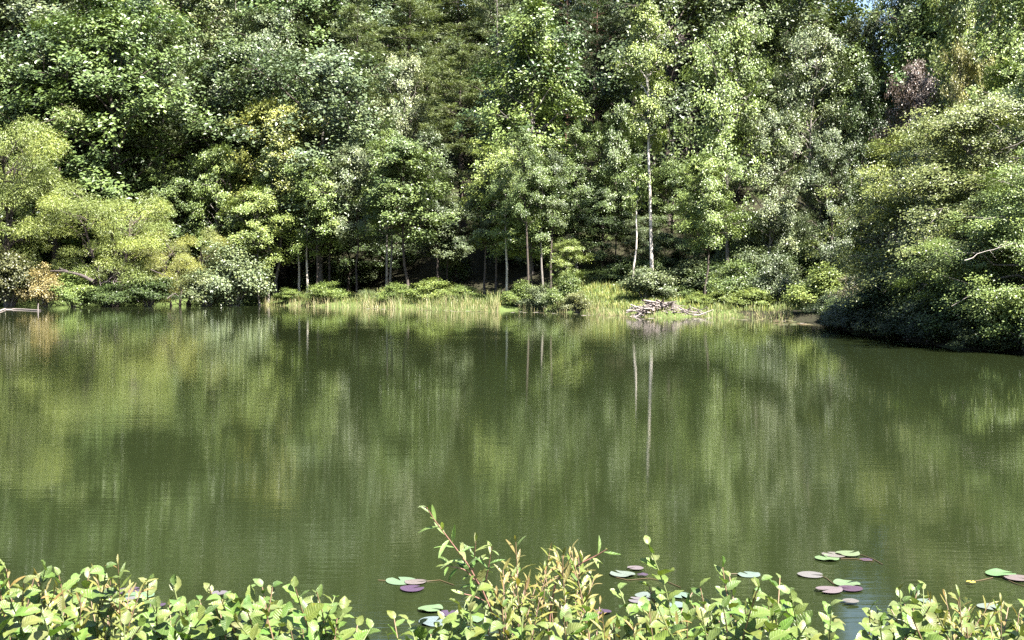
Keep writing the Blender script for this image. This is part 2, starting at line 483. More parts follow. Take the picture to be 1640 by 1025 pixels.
PROTO = {}
for k in range(5): PROTO['broad%d' % k] = broad('broad_tree', 100 + k, R=3.0 + .15 * k, limbs=34 + k)
for k in range(3): PROTO['slim%d' % k] = broad('slim_tree', 200 + k, H=14, R=2.0, limbs=38, sprays=8, per=72, base=.12, rise=(.3, 1.5), wide=.3)
for k in range(4): PROTO['layer%d' % k] = broad('layered_tree', 300 + k, H=10, R=3.0, limbs=26, sprays=9, per=95, base=.33, flat=.26, rise=(.1, 1.0), spray_r=(.25, .8), size=.165, trunk_r=.12, upn=1.3)
for k in range(3): PROTO['over%d' % k] = broad('overhanging_tree', 450 + k, H=9, R=4.4, limbs=40, sprays=15, per=150, base=.17, flat=.22, rise=(-.05, .75), spray_r=(.3, .85), size=.1, trunk_r=.18, upn=1.1, droop=.16, wide=.9)
for k in range(3): PROTO['pole%d' % k] = broad('pole_tree', 500 + k, H=15, R=2.1, limbs=26, sprays=8, per=75, base=.42, flat=.3, rise=(.2, 1.1), size=.155, trunk_r=.17)
PROTO['white0'] = broad('white_trunk_tree', 551, H=15.5, R=2.0, limbs=30, sprays=8, per=75, base=.48, flat=.3, rise=(.2, 1.1), size=.155, trunk_r=.19)
PROTO['white1'] = broad('white_trunk_tree', 552, H=6, R=1.1, limbs=9, sprays=5, per=80, base=.6, flat=.14, rise=(.1, .6), size=.15, trunk_r=.12)
for k in range(3): PROTO['pine%d' % k] = pine('pine_tree', 600 + k, R=3.1, dens=1.7)
for k in range(3): PROTO['willow%d' % k] = willow('willow_tree', 700 + k)
for k in range(4): PROTO['shrub%d' % k] = shrub('shrub', 800 + k)
for k in range(2): PROTO['bare%d' % k] = bare('bare_tree', 900 + k)

# base colours of foliage and bark
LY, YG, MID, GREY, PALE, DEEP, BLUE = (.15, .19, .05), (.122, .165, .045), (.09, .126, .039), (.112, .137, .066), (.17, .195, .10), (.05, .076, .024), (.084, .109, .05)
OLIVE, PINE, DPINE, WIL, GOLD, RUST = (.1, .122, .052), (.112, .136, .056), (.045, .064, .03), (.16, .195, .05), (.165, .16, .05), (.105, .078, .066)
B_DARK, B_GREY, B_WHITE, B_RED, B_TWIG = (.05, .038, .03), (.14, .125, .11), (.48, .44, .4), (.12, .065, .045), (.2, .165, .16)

def plant(kind, name, px, d, top, width, col, bark, label, cat, group, lean=0.0, rot=None, base_z=None):
    """a tree or shrub standing at distance d below pixel column px whose top reaches pixel row top; width in pixels (None: natural)"""
    p = PROTO[kind]
    q = at(px, top, d)
    g0 = gz(q.x, d) if base_z is None else base_z
    s = max(.3, (q.z - g0)) / p.H
    w = s if width is None else width / FPX * d / (2 * p.R)
    if kind[:5] in ('broad', 'layer', 'slim0', 'slim1', 'slim2') and top < 300: w *= .9
    o = empty(name, (q.x, d, g0), (0, lean, rnd.uniform(0, 6.283) if rot is None else rot), (w, w, s))
    o.rotation_mode = 'ZYX' if lean else 'XYZ'
    if lean: o.rotation_euler = (0, lean, o.rotation_euler.z); o.rotation_mode = 'XYZ'
    tag(o, label, cat, group)
    t_ = link('trunk', p.trunk, o, color=bark)
    if p.branches: tag(link('branches', p.branches, t_, color=bark), kind='stuff')
    if p.crown: link('crown', p.crown, o, color=col)
    return o

# ------------------------------------------------------------------ the trees seen in the photograph
GB, GP, GW, GS = 'broadleaf trees of the far wood', 'pines on the wooded slope', 'feathery trees on the far left bank', 'slender stems under the far canopy'
GR, GH = 'trees overhanging the right bank', 'shrubs along the far shore'
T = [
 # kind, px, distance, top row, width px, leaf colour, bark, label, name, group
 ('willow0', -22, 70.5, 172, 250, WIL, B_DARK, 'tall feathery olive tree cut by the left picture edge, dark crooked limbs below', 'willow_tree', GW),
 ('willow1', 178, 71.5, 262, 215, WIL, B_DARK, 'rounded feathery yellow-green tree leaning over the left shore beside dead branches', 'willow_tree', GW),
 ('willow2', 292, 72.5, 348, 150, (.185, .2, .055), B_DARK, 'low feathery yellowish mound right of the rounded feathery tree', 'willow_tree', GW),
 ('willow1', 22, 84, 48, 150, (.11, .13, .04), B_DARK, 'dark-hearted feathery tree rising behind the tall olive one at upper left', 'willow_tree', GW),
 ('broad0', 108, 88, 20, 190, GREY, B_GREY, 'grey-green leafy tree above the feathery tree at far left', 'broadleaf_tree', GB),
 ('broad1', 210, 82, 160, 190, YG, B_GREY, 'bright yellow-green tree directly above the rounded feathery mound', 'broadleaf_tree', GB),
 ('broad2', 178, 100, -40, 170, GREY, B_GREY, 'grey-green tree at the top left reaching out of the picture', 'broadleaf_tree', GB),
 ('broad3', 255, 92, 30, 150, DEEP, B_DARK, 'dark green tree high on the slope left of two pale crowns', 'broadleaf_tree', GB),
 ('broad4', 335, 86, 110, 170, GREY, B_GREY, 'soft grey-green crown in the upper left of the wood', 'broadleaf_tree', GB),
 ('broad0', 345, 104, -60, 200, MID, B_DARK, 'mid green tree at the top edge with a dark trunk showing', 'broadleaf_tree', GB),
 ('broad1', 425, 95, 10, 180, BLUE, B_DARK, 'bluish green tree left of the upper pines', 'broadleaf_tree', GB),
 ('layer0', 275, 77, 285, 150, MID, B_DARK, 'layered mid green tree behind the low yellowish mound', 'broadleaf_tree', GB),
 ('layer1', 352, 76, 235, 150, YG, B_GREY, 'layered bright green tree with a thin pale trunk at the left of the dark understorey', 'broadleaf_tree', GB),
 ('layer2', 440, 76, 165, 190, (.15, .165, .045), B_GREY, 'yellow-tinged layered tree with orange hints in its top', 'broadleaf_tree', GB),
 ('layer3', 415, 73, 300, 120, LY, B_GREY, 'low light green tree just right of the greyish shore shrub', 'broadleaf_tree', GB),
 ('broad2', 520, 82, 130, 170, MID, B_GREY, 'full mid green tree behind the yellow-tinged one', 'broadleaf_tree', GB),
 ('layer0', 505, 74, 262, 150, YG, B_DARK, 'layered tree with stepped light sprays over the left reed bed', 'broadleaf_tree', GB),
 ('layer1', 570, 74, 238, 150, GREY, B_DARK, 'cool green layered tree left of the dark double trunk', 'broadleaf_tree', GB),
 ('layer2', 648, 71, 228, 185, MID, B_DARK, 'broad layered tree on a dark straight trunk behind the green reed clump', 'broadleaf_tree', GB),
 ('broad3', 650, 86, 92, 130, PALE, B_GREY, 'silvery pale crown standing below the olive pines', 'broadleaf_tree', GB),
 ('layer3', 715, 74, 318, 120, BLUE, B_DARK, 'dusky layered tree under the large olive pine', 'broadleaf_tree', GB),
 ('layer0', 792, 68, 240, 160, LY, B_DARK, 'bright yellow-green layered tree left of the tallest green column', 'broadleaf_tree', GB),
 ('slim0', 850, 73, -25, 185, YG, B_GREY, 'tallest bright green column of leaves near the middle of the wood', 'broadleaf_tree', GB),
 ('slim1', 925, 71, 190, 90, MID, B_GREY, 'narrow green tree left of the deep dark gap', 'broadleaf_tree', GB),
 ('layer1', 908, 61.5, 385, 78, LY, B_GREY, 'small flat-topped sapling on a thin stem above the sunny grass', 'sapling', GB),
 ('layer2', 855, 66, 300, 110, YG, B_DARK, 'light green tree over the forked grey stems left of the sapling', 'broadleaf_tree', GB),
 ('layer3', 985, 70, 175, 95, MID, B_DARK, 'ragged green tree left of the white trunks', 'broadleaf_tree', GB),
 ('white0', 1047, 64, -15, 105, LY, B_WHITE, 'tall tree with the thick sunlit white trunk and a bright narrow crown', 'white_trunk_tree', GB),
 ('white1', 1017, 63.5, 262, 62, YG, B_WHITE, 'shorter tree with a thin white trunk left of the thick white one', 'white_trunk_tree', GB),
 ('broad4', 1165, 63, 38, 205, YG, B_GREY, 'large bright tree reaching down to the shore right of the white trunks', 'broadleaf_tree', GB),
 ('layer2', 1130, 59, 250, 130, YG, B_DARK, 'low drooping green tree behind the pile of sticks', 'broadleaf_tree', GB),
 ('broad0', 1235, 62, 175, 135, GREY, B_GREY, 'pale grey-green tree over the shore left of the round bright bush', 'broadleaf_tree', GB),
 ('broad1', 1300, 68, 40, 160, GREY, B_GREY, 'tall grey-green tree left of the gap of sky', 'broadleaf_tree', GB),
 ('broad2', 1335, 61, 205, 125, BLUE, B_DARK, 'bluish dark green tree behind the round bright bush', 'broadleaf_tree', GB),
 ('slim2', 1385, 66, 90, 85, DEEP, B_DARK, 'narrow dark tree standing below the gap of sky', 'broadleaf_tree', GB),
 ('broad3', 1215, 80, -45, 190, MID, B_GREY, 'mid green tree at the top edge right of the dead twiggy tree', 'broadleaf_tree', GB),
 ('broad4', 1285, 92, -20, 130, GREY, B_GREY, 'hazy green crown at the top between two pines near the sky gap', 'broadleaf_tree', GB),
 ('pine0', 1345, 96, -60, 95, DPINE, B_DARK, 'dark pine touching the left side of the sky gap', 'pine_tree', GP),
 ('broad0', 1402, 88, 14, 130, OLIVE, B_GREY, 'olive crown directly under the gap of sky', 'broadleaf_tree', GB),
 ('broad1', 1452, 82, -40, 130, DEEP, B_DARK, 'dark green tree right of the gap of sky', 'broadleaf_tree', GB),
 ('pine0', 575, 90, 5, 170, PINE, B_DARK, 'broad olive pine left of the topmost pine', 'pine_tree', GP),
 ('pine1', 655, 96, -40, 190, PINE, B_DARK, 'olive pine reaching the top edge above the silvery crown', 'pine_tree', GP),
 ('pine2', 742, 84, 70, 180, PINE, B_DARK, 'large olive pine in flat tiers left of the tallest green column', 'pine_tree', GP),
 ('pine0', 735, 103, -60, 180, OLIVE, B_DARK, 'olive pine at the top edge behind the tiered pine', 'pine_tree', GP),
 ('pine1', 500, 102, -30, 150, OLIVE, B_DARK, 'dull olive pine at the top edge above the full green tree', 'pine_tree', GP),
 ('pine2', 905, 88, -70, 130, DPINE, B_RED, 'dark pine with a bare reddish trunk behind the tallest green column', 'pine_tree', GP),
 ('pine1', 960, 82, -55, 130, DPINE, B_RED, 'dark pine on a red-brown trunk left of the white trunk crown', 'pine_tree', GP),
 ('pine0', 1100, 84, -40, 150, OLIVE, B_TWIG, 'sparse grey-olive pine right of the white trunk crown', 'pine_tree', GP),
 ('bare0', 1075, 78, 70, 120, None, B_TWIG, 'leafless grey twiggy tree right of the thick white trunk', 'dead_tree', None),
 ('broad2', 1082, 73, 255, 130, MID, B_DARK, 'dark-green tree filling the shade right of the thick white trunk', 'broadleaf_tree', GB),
 ('broad0', 1000, 76, 280, 130, DEEP, B_DARK, 'very dark low tree in the gap left of the white trunks', 'broadleaf_tree', GB),  # DEEP infill trees from here: understorey shade put into the leaf colour
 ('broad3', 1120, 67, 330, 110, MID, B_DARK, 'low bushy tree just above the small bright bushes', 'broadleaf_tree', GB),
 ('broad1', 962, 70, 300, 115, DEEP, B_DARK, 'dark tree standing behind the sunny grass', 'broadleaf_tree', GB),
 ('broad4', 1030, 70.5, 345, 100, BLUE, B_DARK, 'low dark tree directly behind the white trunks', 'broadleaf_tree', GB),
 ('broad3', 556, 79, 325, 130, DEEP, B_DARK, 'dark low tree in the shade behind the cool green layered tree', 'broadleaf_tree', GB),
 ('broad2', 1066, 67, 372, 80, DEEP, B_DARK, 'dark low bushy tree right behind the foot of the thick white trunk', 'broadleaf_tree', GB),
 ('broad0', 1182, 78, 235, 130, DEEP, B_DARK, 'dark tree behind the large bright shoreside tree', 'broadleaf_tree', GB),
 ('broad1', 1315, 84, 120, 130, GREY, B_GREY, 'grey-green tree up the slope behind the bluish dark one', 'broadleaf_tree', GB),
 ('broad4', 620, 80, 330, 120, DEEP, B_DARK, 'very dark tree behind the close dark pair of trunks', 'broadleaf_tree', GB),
 # right bank
 ('over0', 1625, 32.5, 290, 360, (.085, .11, .04), B_GREY, 'dull olive tree whose boughs roof the black shade on the right bank', 'broadleaf_tree', GR),
 ('broad2', 1475, 50, 92, 130, RUST, B_DARK, 'red-brown withered tree below the dark tree at upper right', 'withered_tree', GR),
 ('broad3', 1560, 52, -60, 190, (.125, .155, .04), B_DARK, 'tall yellow-green tree with orange patches at upper right', 'broadleaf_tree', GR),
 ('broad4', 1545, 47, 75, 110, GOLD, B_DARK, 'small golden crown amid the green at upper right', 'broadleaf_tree', GR),
 ('broad0', 1665, 47, -100, 240, YG, B_DARK, 'big green tree in the top right corner', 'broadleaf_tree', GR),
 ('broad1', 1620, 39, 95, 190, YG, B_GREY, 'grey-green tree at the right edge under the corner tree', 'broadleaf_tree', GR),
 ('over0', 1480, 39.5, 205, 300, (.125, .15, .036), B_DARK, 'yellow-green tree with tiered boughs reaching left over the dark bank', 'broadleaf_tree', GR),
 ('over1', 1570, 35.5, 168, 440, (.11, .13, .04), B_GREY, 'wide tree with speckled tan and green boughs on the right bank', 'broadleaf_tree', GR),
 ('over2', 1660, 30, 235, 390, YG, B_GREY, 'nearest tree at the right edge trailing its boughs to the water', 'broadleaf_tree', GR),
]
# slender stems in the dark understorey
stems = [(428, 74, 'pole2'), (478, 75, 'pole0'), (492, 74, 'pole1'), (527, 75.5, 'pole2'), (618, 72, 'pole0'), (627, 72.5, 'pole1'), (700, 73, 'pole2'), (778, 68, 'pole1'),
         (812, 66, 'pole0'), (846, 64, 'pole2'), (868, 64.5, 'pole1'), (882, 65, 'pole0')]
stem_words = ['grey stem at the left end of the reed bed', 'pale stem left of the leafy reed clump', 'thin pale stem just above the leafy reed clump', 'thin dark stem right of the leafy reed clump',
              'left one of the close dark pair of trunks', 'right one of the close dark pair of trunks', 'faint stem above the largest green clump', 'grey trunk at the right end of the green clump',
              'pale lit trunk at the clearing', 'leaning grey stem left of the sunny grass', 'forked dark stem left of the sapling', 'crooked dark stem nearest the sapling']
for (px, d, k), w in zip(stems, stem_words):
    T.append((k, px, d, 225 + rnd.uniform(-30, 60), 70, rnd.choice((MID, YG, BLUE)), rnd.choice((B_DARK, B_GREY)) if 'pale' not in w else (.4, .36, .31), 'slender tree on a ' + w, 'slender_tree', GS))
cats = {'sapling': 'sapling', 'dead_tree': 'dead tree', 'withered_tree': 'tree', 'pine_tree': 'pine tree'}
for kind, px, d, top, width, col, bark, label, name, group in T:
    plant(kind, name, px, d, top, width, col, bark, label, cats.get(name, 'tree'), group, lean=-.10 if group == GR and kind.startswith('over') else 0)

# the rest of the wood: trees crowding behind and above
fill_kinds = ['broad0', 'broad1', 'broad2', 'broad3', 'broad4', 'slim0', 'slim1', 'slim2', 'pine0', 'pine1', 'pine2']
FILL = []
MARKS = [(0, 'the dark-hearted feathery tree'), (108, 'the grey-green tree at far left'), (210, 'the bright tree above the mound'), (335, 'the soft grey-green crown at upper left'),
         (430, 'the yellow-tinged layered tree'), (520, 'the full mid green tree'), (590, 'the broad olive pine'), (660, 'the silvery pale crown'), (742, 'the large tiered olive pine'),
         (850, 'the tallest green column'), (930, 'the dark red-trunked pines'), (1040, 'the thick white trunk'), (1165, 'the large bright shoreside tree'),
         (1290, 'the tall tree left of the sky gap'), (1385, 'the trees under the sky gap'), (1475, 'the red-brown withered tree'), (1560, 'the tall tree with orange patches'), (1650, 'the tree in the top right corner')]
def colour_word(c):
    for w, k in (('pale olive', PINE), ('olive', OLIVE), ('dark', DPINE), ('grey-green', GREY), ('mid green', MID), ('yellow-green', YG), ('bluish green', BLUE), ('dark green', DEEP)):
        if c == k: return w
ORD = 'lowest second third fourth fifth sixth seventh eighth ninth tenth eleventh twelfth thirteenth fourteenth fifteenth sixteenth'.split()
def label_fill():
    cols = {}
    for o, px, d, word, pine_ in FILL:
        m = min(MARKS, key=lambda m_: abs(m_[0] - px))[1] if -90 < px < 1730 else 'left' if px < 0 else 'right'
        cols.setdefault(m, []).append((d, px, o, word, pine_))
    for m, L in cols.items():
        for k, (d, px, o, word, pine_) in enumerate(sorted(L, key=lambda t_: t_[0])):
            kind = 'pine' if pine_ else 'leafy tree'
            if m in ('left', 'right'): lab = '%s in the wood beyond the %s picture edge' % (kind, m)
            else: lab = '%s %s, %s up the slope behind %s' % (word, kind, ORD[k], m)
            if len(lab.split()) > 16: lab = lab.replace(word + ' ', '', 1)
            tag(o, lab, 'pine tree' if pine_ else 'tree', 'pines crowding the upper slope' if pine_ else 'broadleaf trees crowding the upper slope')
def filler(px, d, H, width=None):
    q = at(px, 440, d)
    g0 = gz(q.x, d)
    if shore_dist(q.x, d)[0] < 4: return
    tpx, tpy = to_px((q.x, d, g0 + H))
    if abs(px - 1378) < 100 and tpy < 30: return
    k = rnd.choice(fill_kinds)
    is_pine = k.startswith('pine')
    if d < 99 and (515 < px < 790 or 880 < px < 990): return
    near = d < 96  # nearer rows get darker leaves: shade of the gaps put into their colour
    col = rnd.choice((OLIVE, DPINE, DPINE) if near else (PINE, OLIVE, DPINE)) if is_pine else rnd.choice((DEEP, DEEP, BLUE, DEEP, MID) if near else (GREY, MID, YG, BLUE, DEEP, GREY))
    word = colour_word(col)
    col = tuple(c * rnd.uniform(.95, 1.06) for c in col)
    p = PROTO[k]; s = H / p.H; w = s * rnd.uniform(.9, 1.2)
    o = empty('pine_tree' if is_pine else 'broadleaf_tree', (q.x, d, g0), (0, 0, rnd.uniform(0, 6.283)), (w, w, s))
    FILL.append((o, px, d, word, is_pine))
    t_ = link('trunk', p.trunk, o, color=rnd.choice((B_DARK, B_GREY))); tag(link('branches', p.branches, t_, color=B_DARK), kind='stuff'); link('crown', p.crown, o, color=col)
for d, step in ((80, 105), (89, 95), (99, 92), (110, 90), (123, 90), (137, 95)):
    px = -260 + rnd.uniform(0, 60)
    while px < 1900:
        filler(px + rnd.uniform(-15, 15), d + rnd.uniform(-4, 4), rnd.uniform(14, 20))
        px += step * rnd.uniform(.8, 1.2)
for px, d, H in ((2033, 32, 11), (2180, 22, 11), (1640, 58, 14), (1720, 56, 13), (1560, 66, 14), (1640, 72, 15), (1500, 76, 14), (1880, 34, 9), (-60, 76, 11), (-150, 74, 12), (-240, 72, 12)):  # unseen trees far off the right edge are added to shade the bank
    filler(px, d, H)

label_fill()
# ------------------------------------------------------------------ shrubs on the shore
SH = [
 ('shrub0', 372, 71.5, 383, 125, (.12, .15, .07), 'pale greyish-green shrub at the water on the left, right of the feathery mound'),
 ('shrub1', 330, 71, 428, 90, (.10, .12, .05), 'grey-green shrub between the feathery mound and the pale shrub'),
 ('shrub2', 238, 70.5, 440, 90, DEEP, 'dark shrub under the feathery mound at the waterline'),
 ('shrub3', 118, 69.5, 436, 95, YG, 'bright green shrub beneath an arching dark limb on the left shore'),
 ('shrub0', 72, 69, 425, 75, (.19, .155, .06), 'dry golden shrub hanging to the water at far left'),
 ('shrub2', 12, 69.3, 400, 110, (.07, .075, .03), 'brownish dark shrub at the left picture edge'),
 ('shrub1', 525, 71.5, 450, 70, YG, 'leafy green clump rising from the left reed bed'),
 ('shrub3', 636, 68.6, 455, 75, YG, 'left end of the largest green clump in the reeds'),
 ('shrub0', 690, 67.2, 447, 95, LY, 'tallest middle part of the largest green clump in the reeds'),
 ('shrub2', 742, 66.6, 457, 65, YG, 'right end of the largest green clump in the reeds'),
 ('shrub3', 905, 59.5, 440, 65, (.11, .15, .045), 'feathery green shrub left of the sunny grass'),
 ('shrub2', 925, 57.5, 467, 55, (.12, .13, .05), 'tan-stemmed shrub at the water left of the stick pile'),
 ('shrub1', 1035, 58.5, 426, 100, GREY, 'round leafy bush in front of the white trunks'),
 ('shrub3', 1118, 56.5, 468, 45, LY, 'small bright bush right of the stick pile'),
 ('shrub0', 1152, 56, 462, 55, LY, 'second small bright bush right of the stick pile'),
 ('shrub3', 832, 63, 452, 60, YG, 'small leafy shrub at the gap in the reeds under the pale lit trunk'),
 ('shrub2', 868, 61.5, 455, 60, GREY, 'grey-green shrub at the foot of the forked stems'),
 ('shrub0', 1085, 59, 455, 70, MID, 'green shrub directly behind the stick pile'),
 ('shrub2', 462, 73, 462, 50, YG, 'low green shrub near the left end of the reed bed'),
 ('shrub1', 588, 71, 463, 45, GREY, 'low grey-green shrub between the two leafy reed clumps'),
 ('shrub3', 985, 66.5, 430, 75, DEEP, 'dark bush at the back edge of the sunny grass'),
 ('shrub0', 945, 67.5, 432, 70, MID, 'green bush behind the sapling and the sunny grass'),
 ('shrub1', 176, 69.3, 452, 85, DEEP, 'dark green shrub around the foot of the rounded feathery tree'),
 ('shrub1', 1002, 68.5, 405, 95, DEEP, 'dark bush behind the thin white trunk'),
 ('shrub2', 1062, 67.5, 408, 95, DEEP, 'dark bush behind the thick white trunk'),
 ('shrub3', 1100, 66, 415, 90, BLUE, 'bluish bush in the shade right of the thick white trunk'),
 ('shrub1', 1342, 44.5, 474, 62, MID, 'green shrub closing the far shore at the corner of the shade'),
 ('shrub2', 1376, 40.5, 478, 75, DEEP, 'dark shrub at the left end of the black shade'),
 ('shrub0', 1420, 37.2, 490, 85, (.035, .05, .02), 'very dark low shrub at the water in the black shade'),  # near-black leaf colour carries the shade of the bank
 ('shrub1', 1180, 57, 415, 100, MID, 'tall green shrub behind the small bright bushes'),
 ('shrub2', 1205, 54.5, 462, 70, LY, 'low yellowish shrub on the waterline right of the small bushes'),
 ('shrub0', 1238, 55.5, 400, 90, BLUE, 'dark glossy shrub left of the round bright bush'),
 ('shrub3', 1312, 49.5, 428, 108, LY, 'round bright yellow-green bush at the right end of the far shore'),
 ('shrub1', 1362, 45.5, 440, 65, (.11, .10, .06), 'dull tan shrub beside the round bright bush in the shade'),
 ('shrub1', 1600, 29.5, 470, 120, MID, 'green shrub trailing in the water at the right edge'),
 ('shrub2', 1655, 28.2, 455, 120, YG, 'light green shrub at the right edge lowest to the water'),
]
for kind, px, d, top, width, col, label in SH:
    q = at(px, 480, d)
    plant(kind, 'shore_shrub', px, d, top, width, col, B_GREY, label, 'shrub', GH, base_z=max(.02, gz(q.x, d)))
# undergrowth in the shade of the wood
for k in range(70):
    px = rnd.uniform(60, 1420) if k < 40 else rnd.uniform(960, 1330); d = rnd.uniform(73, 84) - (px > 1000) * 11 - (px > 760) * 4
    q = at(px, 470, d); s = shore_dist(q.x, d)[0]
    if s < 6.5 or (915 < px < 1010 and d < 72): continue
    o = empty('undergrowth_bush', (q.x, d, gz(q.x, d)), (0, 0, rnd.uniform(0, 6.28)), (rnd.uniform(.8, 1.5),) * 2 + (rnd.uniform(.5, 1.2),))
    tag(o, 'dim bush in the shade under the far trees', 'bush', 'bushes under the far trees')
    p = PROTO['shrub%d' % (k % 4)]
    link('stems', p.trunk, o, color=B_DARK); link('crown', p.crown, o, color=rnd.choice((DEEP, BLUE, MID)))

for k in range(44):      # bushes along the right waterline, leaf colours darkened to stand for shade
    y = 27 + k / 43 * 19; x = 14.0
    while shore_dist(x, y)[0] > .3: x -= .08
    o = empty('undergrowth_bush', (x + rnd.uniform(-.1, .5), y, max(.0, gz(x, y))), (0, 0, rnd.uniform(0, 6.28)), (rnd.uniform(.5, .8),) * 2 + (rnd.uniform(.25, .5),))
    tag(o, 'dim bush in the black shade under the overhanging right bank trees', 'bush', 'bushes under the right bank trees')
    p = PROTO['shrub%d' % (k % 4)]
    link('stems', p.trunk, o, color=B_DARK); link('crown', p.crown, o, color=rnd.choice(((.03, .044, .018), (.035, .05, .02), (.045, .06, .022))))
for k in range(34):      # bushes under the overhanging right bank trees, shade put into their dark leaves
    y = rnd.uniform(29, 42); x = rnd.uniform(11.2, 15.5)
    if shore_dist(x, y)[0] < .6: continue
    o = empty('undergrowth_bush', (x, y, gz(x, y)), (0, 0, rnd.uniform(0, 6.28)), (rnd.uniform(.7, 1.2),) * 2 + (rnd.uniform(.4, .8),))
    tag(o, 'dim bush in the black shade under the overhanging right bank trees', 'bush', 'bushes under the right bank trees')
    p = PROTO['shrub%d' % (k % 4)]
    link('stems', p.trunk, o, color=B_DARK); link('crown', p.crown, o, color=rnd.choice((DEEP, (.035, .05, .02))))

# ------------------------------------------------------------------ reeds and grass (uncountable)
def blades(name, X, Y, Z, H, W, lean, var, mat, label, tips=.0):
    n = len(X); az = rng.uniform(0, 6.283, n)
    d = np.stack([np.cos(az), np.sin(az), np.zeros(n)], -1); s = np.stack([-d[:, 1], d[:, 0], np.zeros(n)], -1)
    b = np.stack([X, Y, Z], -1); up = np.array([0, 0, 1.])
    V = np.empty((n, 5, 3))
    V[:, 0] = b - s * W[:, None] / 2; V[:, 1] = b + s * W[:, None] / 2
    m = b + up * (H * .6)[:, None] + d * (H * lean * .3)[:, None]
    V[:, 2] = m + s * W[:, None] * .4; V[:, 3] = m - s * W[:, None] * .4
    V[:, 4] = b + up * H[:, None] + d * (H * lean)[:, None]
    k = np.arange(n)[:, None] * 5
    me = mesh_np(name, V.reshape(-1, 3), [k + [0, 1, 2, 3], k + [3, 2, 4]], var=np.repeat(var, 5))
    return tag(link(name, me, mat=mat), label, kind='stuff')
def blade_material(name, stops):
    m, nt, p, out = nmat(name)
    a = N(nt, 'ShaderNodeAttribute', attribute_name='var')
    c = ramp(nt, a.outputs['Fac'], stops)
    nt.links.new(c, p.inputs['Base Color']); p.inputs['Roughness'].default_value = .55
    tr = N(nt, 'ShaderNodeBsdfTranslucent'); nt.links.new(c, tr.inputs[0])
    mx = N(nt, 'ShaderNodeMixShader', i_0=.25)
    nt.links.new(p.outputs[0], mx.inputs[1]); nt.links.new(tr.outputs[0], mx.inputs[2]); nt.links.new(mx.outputs[0], out.inputs[0])
    return m
REED = blade_material('reed_blades', [(0, (.07, .11, .025)), (.4, (.15, .17, .05)), (.65, (.27, .22, .11)), (1, (.38, .32, .2))])
GRASS = blade_material('grass_blades', [(0, (.06, .10, .02)), (.5, (.14, .18, .035)), (1, (.24, .22, .06))])
def near_shore(px0, px1, n, smin, smax):
    px = rng.uniform(px0, px1, n * 4); d = rng.uniform(44, 80, n * 4)
    x = (px - 820) / FPX * d; s = shore_dist(x, d)
    k = np.where((s > smin) & (s < smax))[0][:n]
    return x[k], d[k], s[k], px[k]
bx, by, bs, bp = near_shore(415, 1270, 36000, -.5, 1.9)
dens = .5 + .5 * np.sin(bp * .05) * np.sin(bp * .017 + 1)
keep = (rng.random(len(bx)) < .35 + .65 * dens) & ~((bp > 800) & (bp < 830))
bx, by, bs, bp = (a[keep] for a in (bx, by, bs, bp))
hh = rng.uniform(.3, 1.0, len(bx)) ** 1.3 * .82 * (.55 + .6 * (.5 + .5 * np.sin(bp * .09 + 2 * np.sin(bp * .031))) ) * np.interp(bp, [415, 470, 600, 790, 850, 960, 1010, 1110, 1270], [.6, .8, .95, 1.05, .75, .75, .35, .35, .45])
blades('reeds', bx, by, np.maximum(ground_z(bx, by), -.25), hh, rng.uniform(.01, .024, len(bx)), np.where(rng.random(len(bx)) < .2, rng.uniform(.8, 2.0, len(bx)), rng.uniform(.05, .6, len(bx))),
       np.clip(.47 - .2 * bs + rng.normal(0, .2, len(bx)), 0, 1), REED, 'pale tan and green reeds along the far waterline')
gx, gy, gs, gp = near_shore(420, 1300, 40000, .6, 8.5)
keep = ((gx < 9.5) | (gy > 52)) & (rng.random(len(gx)) < np.where((gp > 830) & (gp < 1060), 1, .3))
gx, gy = gx[keep], gy[keep]
blades('grass', gx, gy, ground_z(gx, gy), rng.uniform(.1, .32, len(gx)), rng.uniform(.02, .04, len(gx)), rng.uniform(.1, .6, len(gx)),
       rng.uniform(.1, 1, len(gx)), GRASS, 'sunlit grass of the small clearing on the far shore')

# ------------------------------------------------------------------ stick pile, dead branches, drift
def stick_material(name, c):
    m, nt, p, out = nmat(name)
    tc = N(nt, 'ShaderNodeTexCoord'); nz = N(nt, 'ShaderNodeTexNoise', i_Scale=14.0, i_Detail=4.0)
    nt.links.new(tc.outputs['Object'], nz.inputs['Vector'])
    oi = N(nt, 'ShaderNodeObjectInfo')
    f = N(nt, 'ShaderNodeMath', operation='MULTIPLY_ADD', i_1=.6, i_2=-.1); nt.links.new(oi.outputs['Random'], f.inputs[0])
    f2 = N(nt, 'ShaderNodeMath', operation='ADD'); nt.links.new(f.outputs[0], f2.inputs[0]); nt.links.new(nz.outputs[0], f2.inputs[1])
    nt.links.new(ramp(nt, f2.outputs[0], [(.3, tuple(v * .45 for v in c)), (.6, c), (.95, tuple(min(.6, v * 1.35) for v in c))]), p.inputs['Base Color'])
    p.inputs['Roughness'].default_value = .8
    return m
STICK = stick_material('weathered_stick', (.15, .125, .115))
DEADW = stick_material('dead_branch', (.06, .045, .04))
def stick_mesh(g, L, r):
    t = Tubes(); t.add(curve((-L / 2, 0, 0), (L / 2, 0, 0), (0, g.normal(0, .06) * L, g.normal(0, .05) * L), 5, .02 * L, g), np.linspace(r, r * .45, 5), 5)
    return t.mesh('stick')
g = np.random.default_rng(42)
SM = [stick_mesh(g, 1.6, .05), stick_mesh(g, 1.6, .035), stick_mesh(g, 1.6, .065), stick_mesh(g, 1.6, .03), stick_mesh(g, 1.6, .045)]
lc = on_water(1058, 506.5); lc.z = 0
lodge = tag(empty('stick_pile', lc, scale=(.8, .8, .62)), 'heap of bleached grey sticks like a beaver lodge on the far waterline', 'stick pile')
mound = []
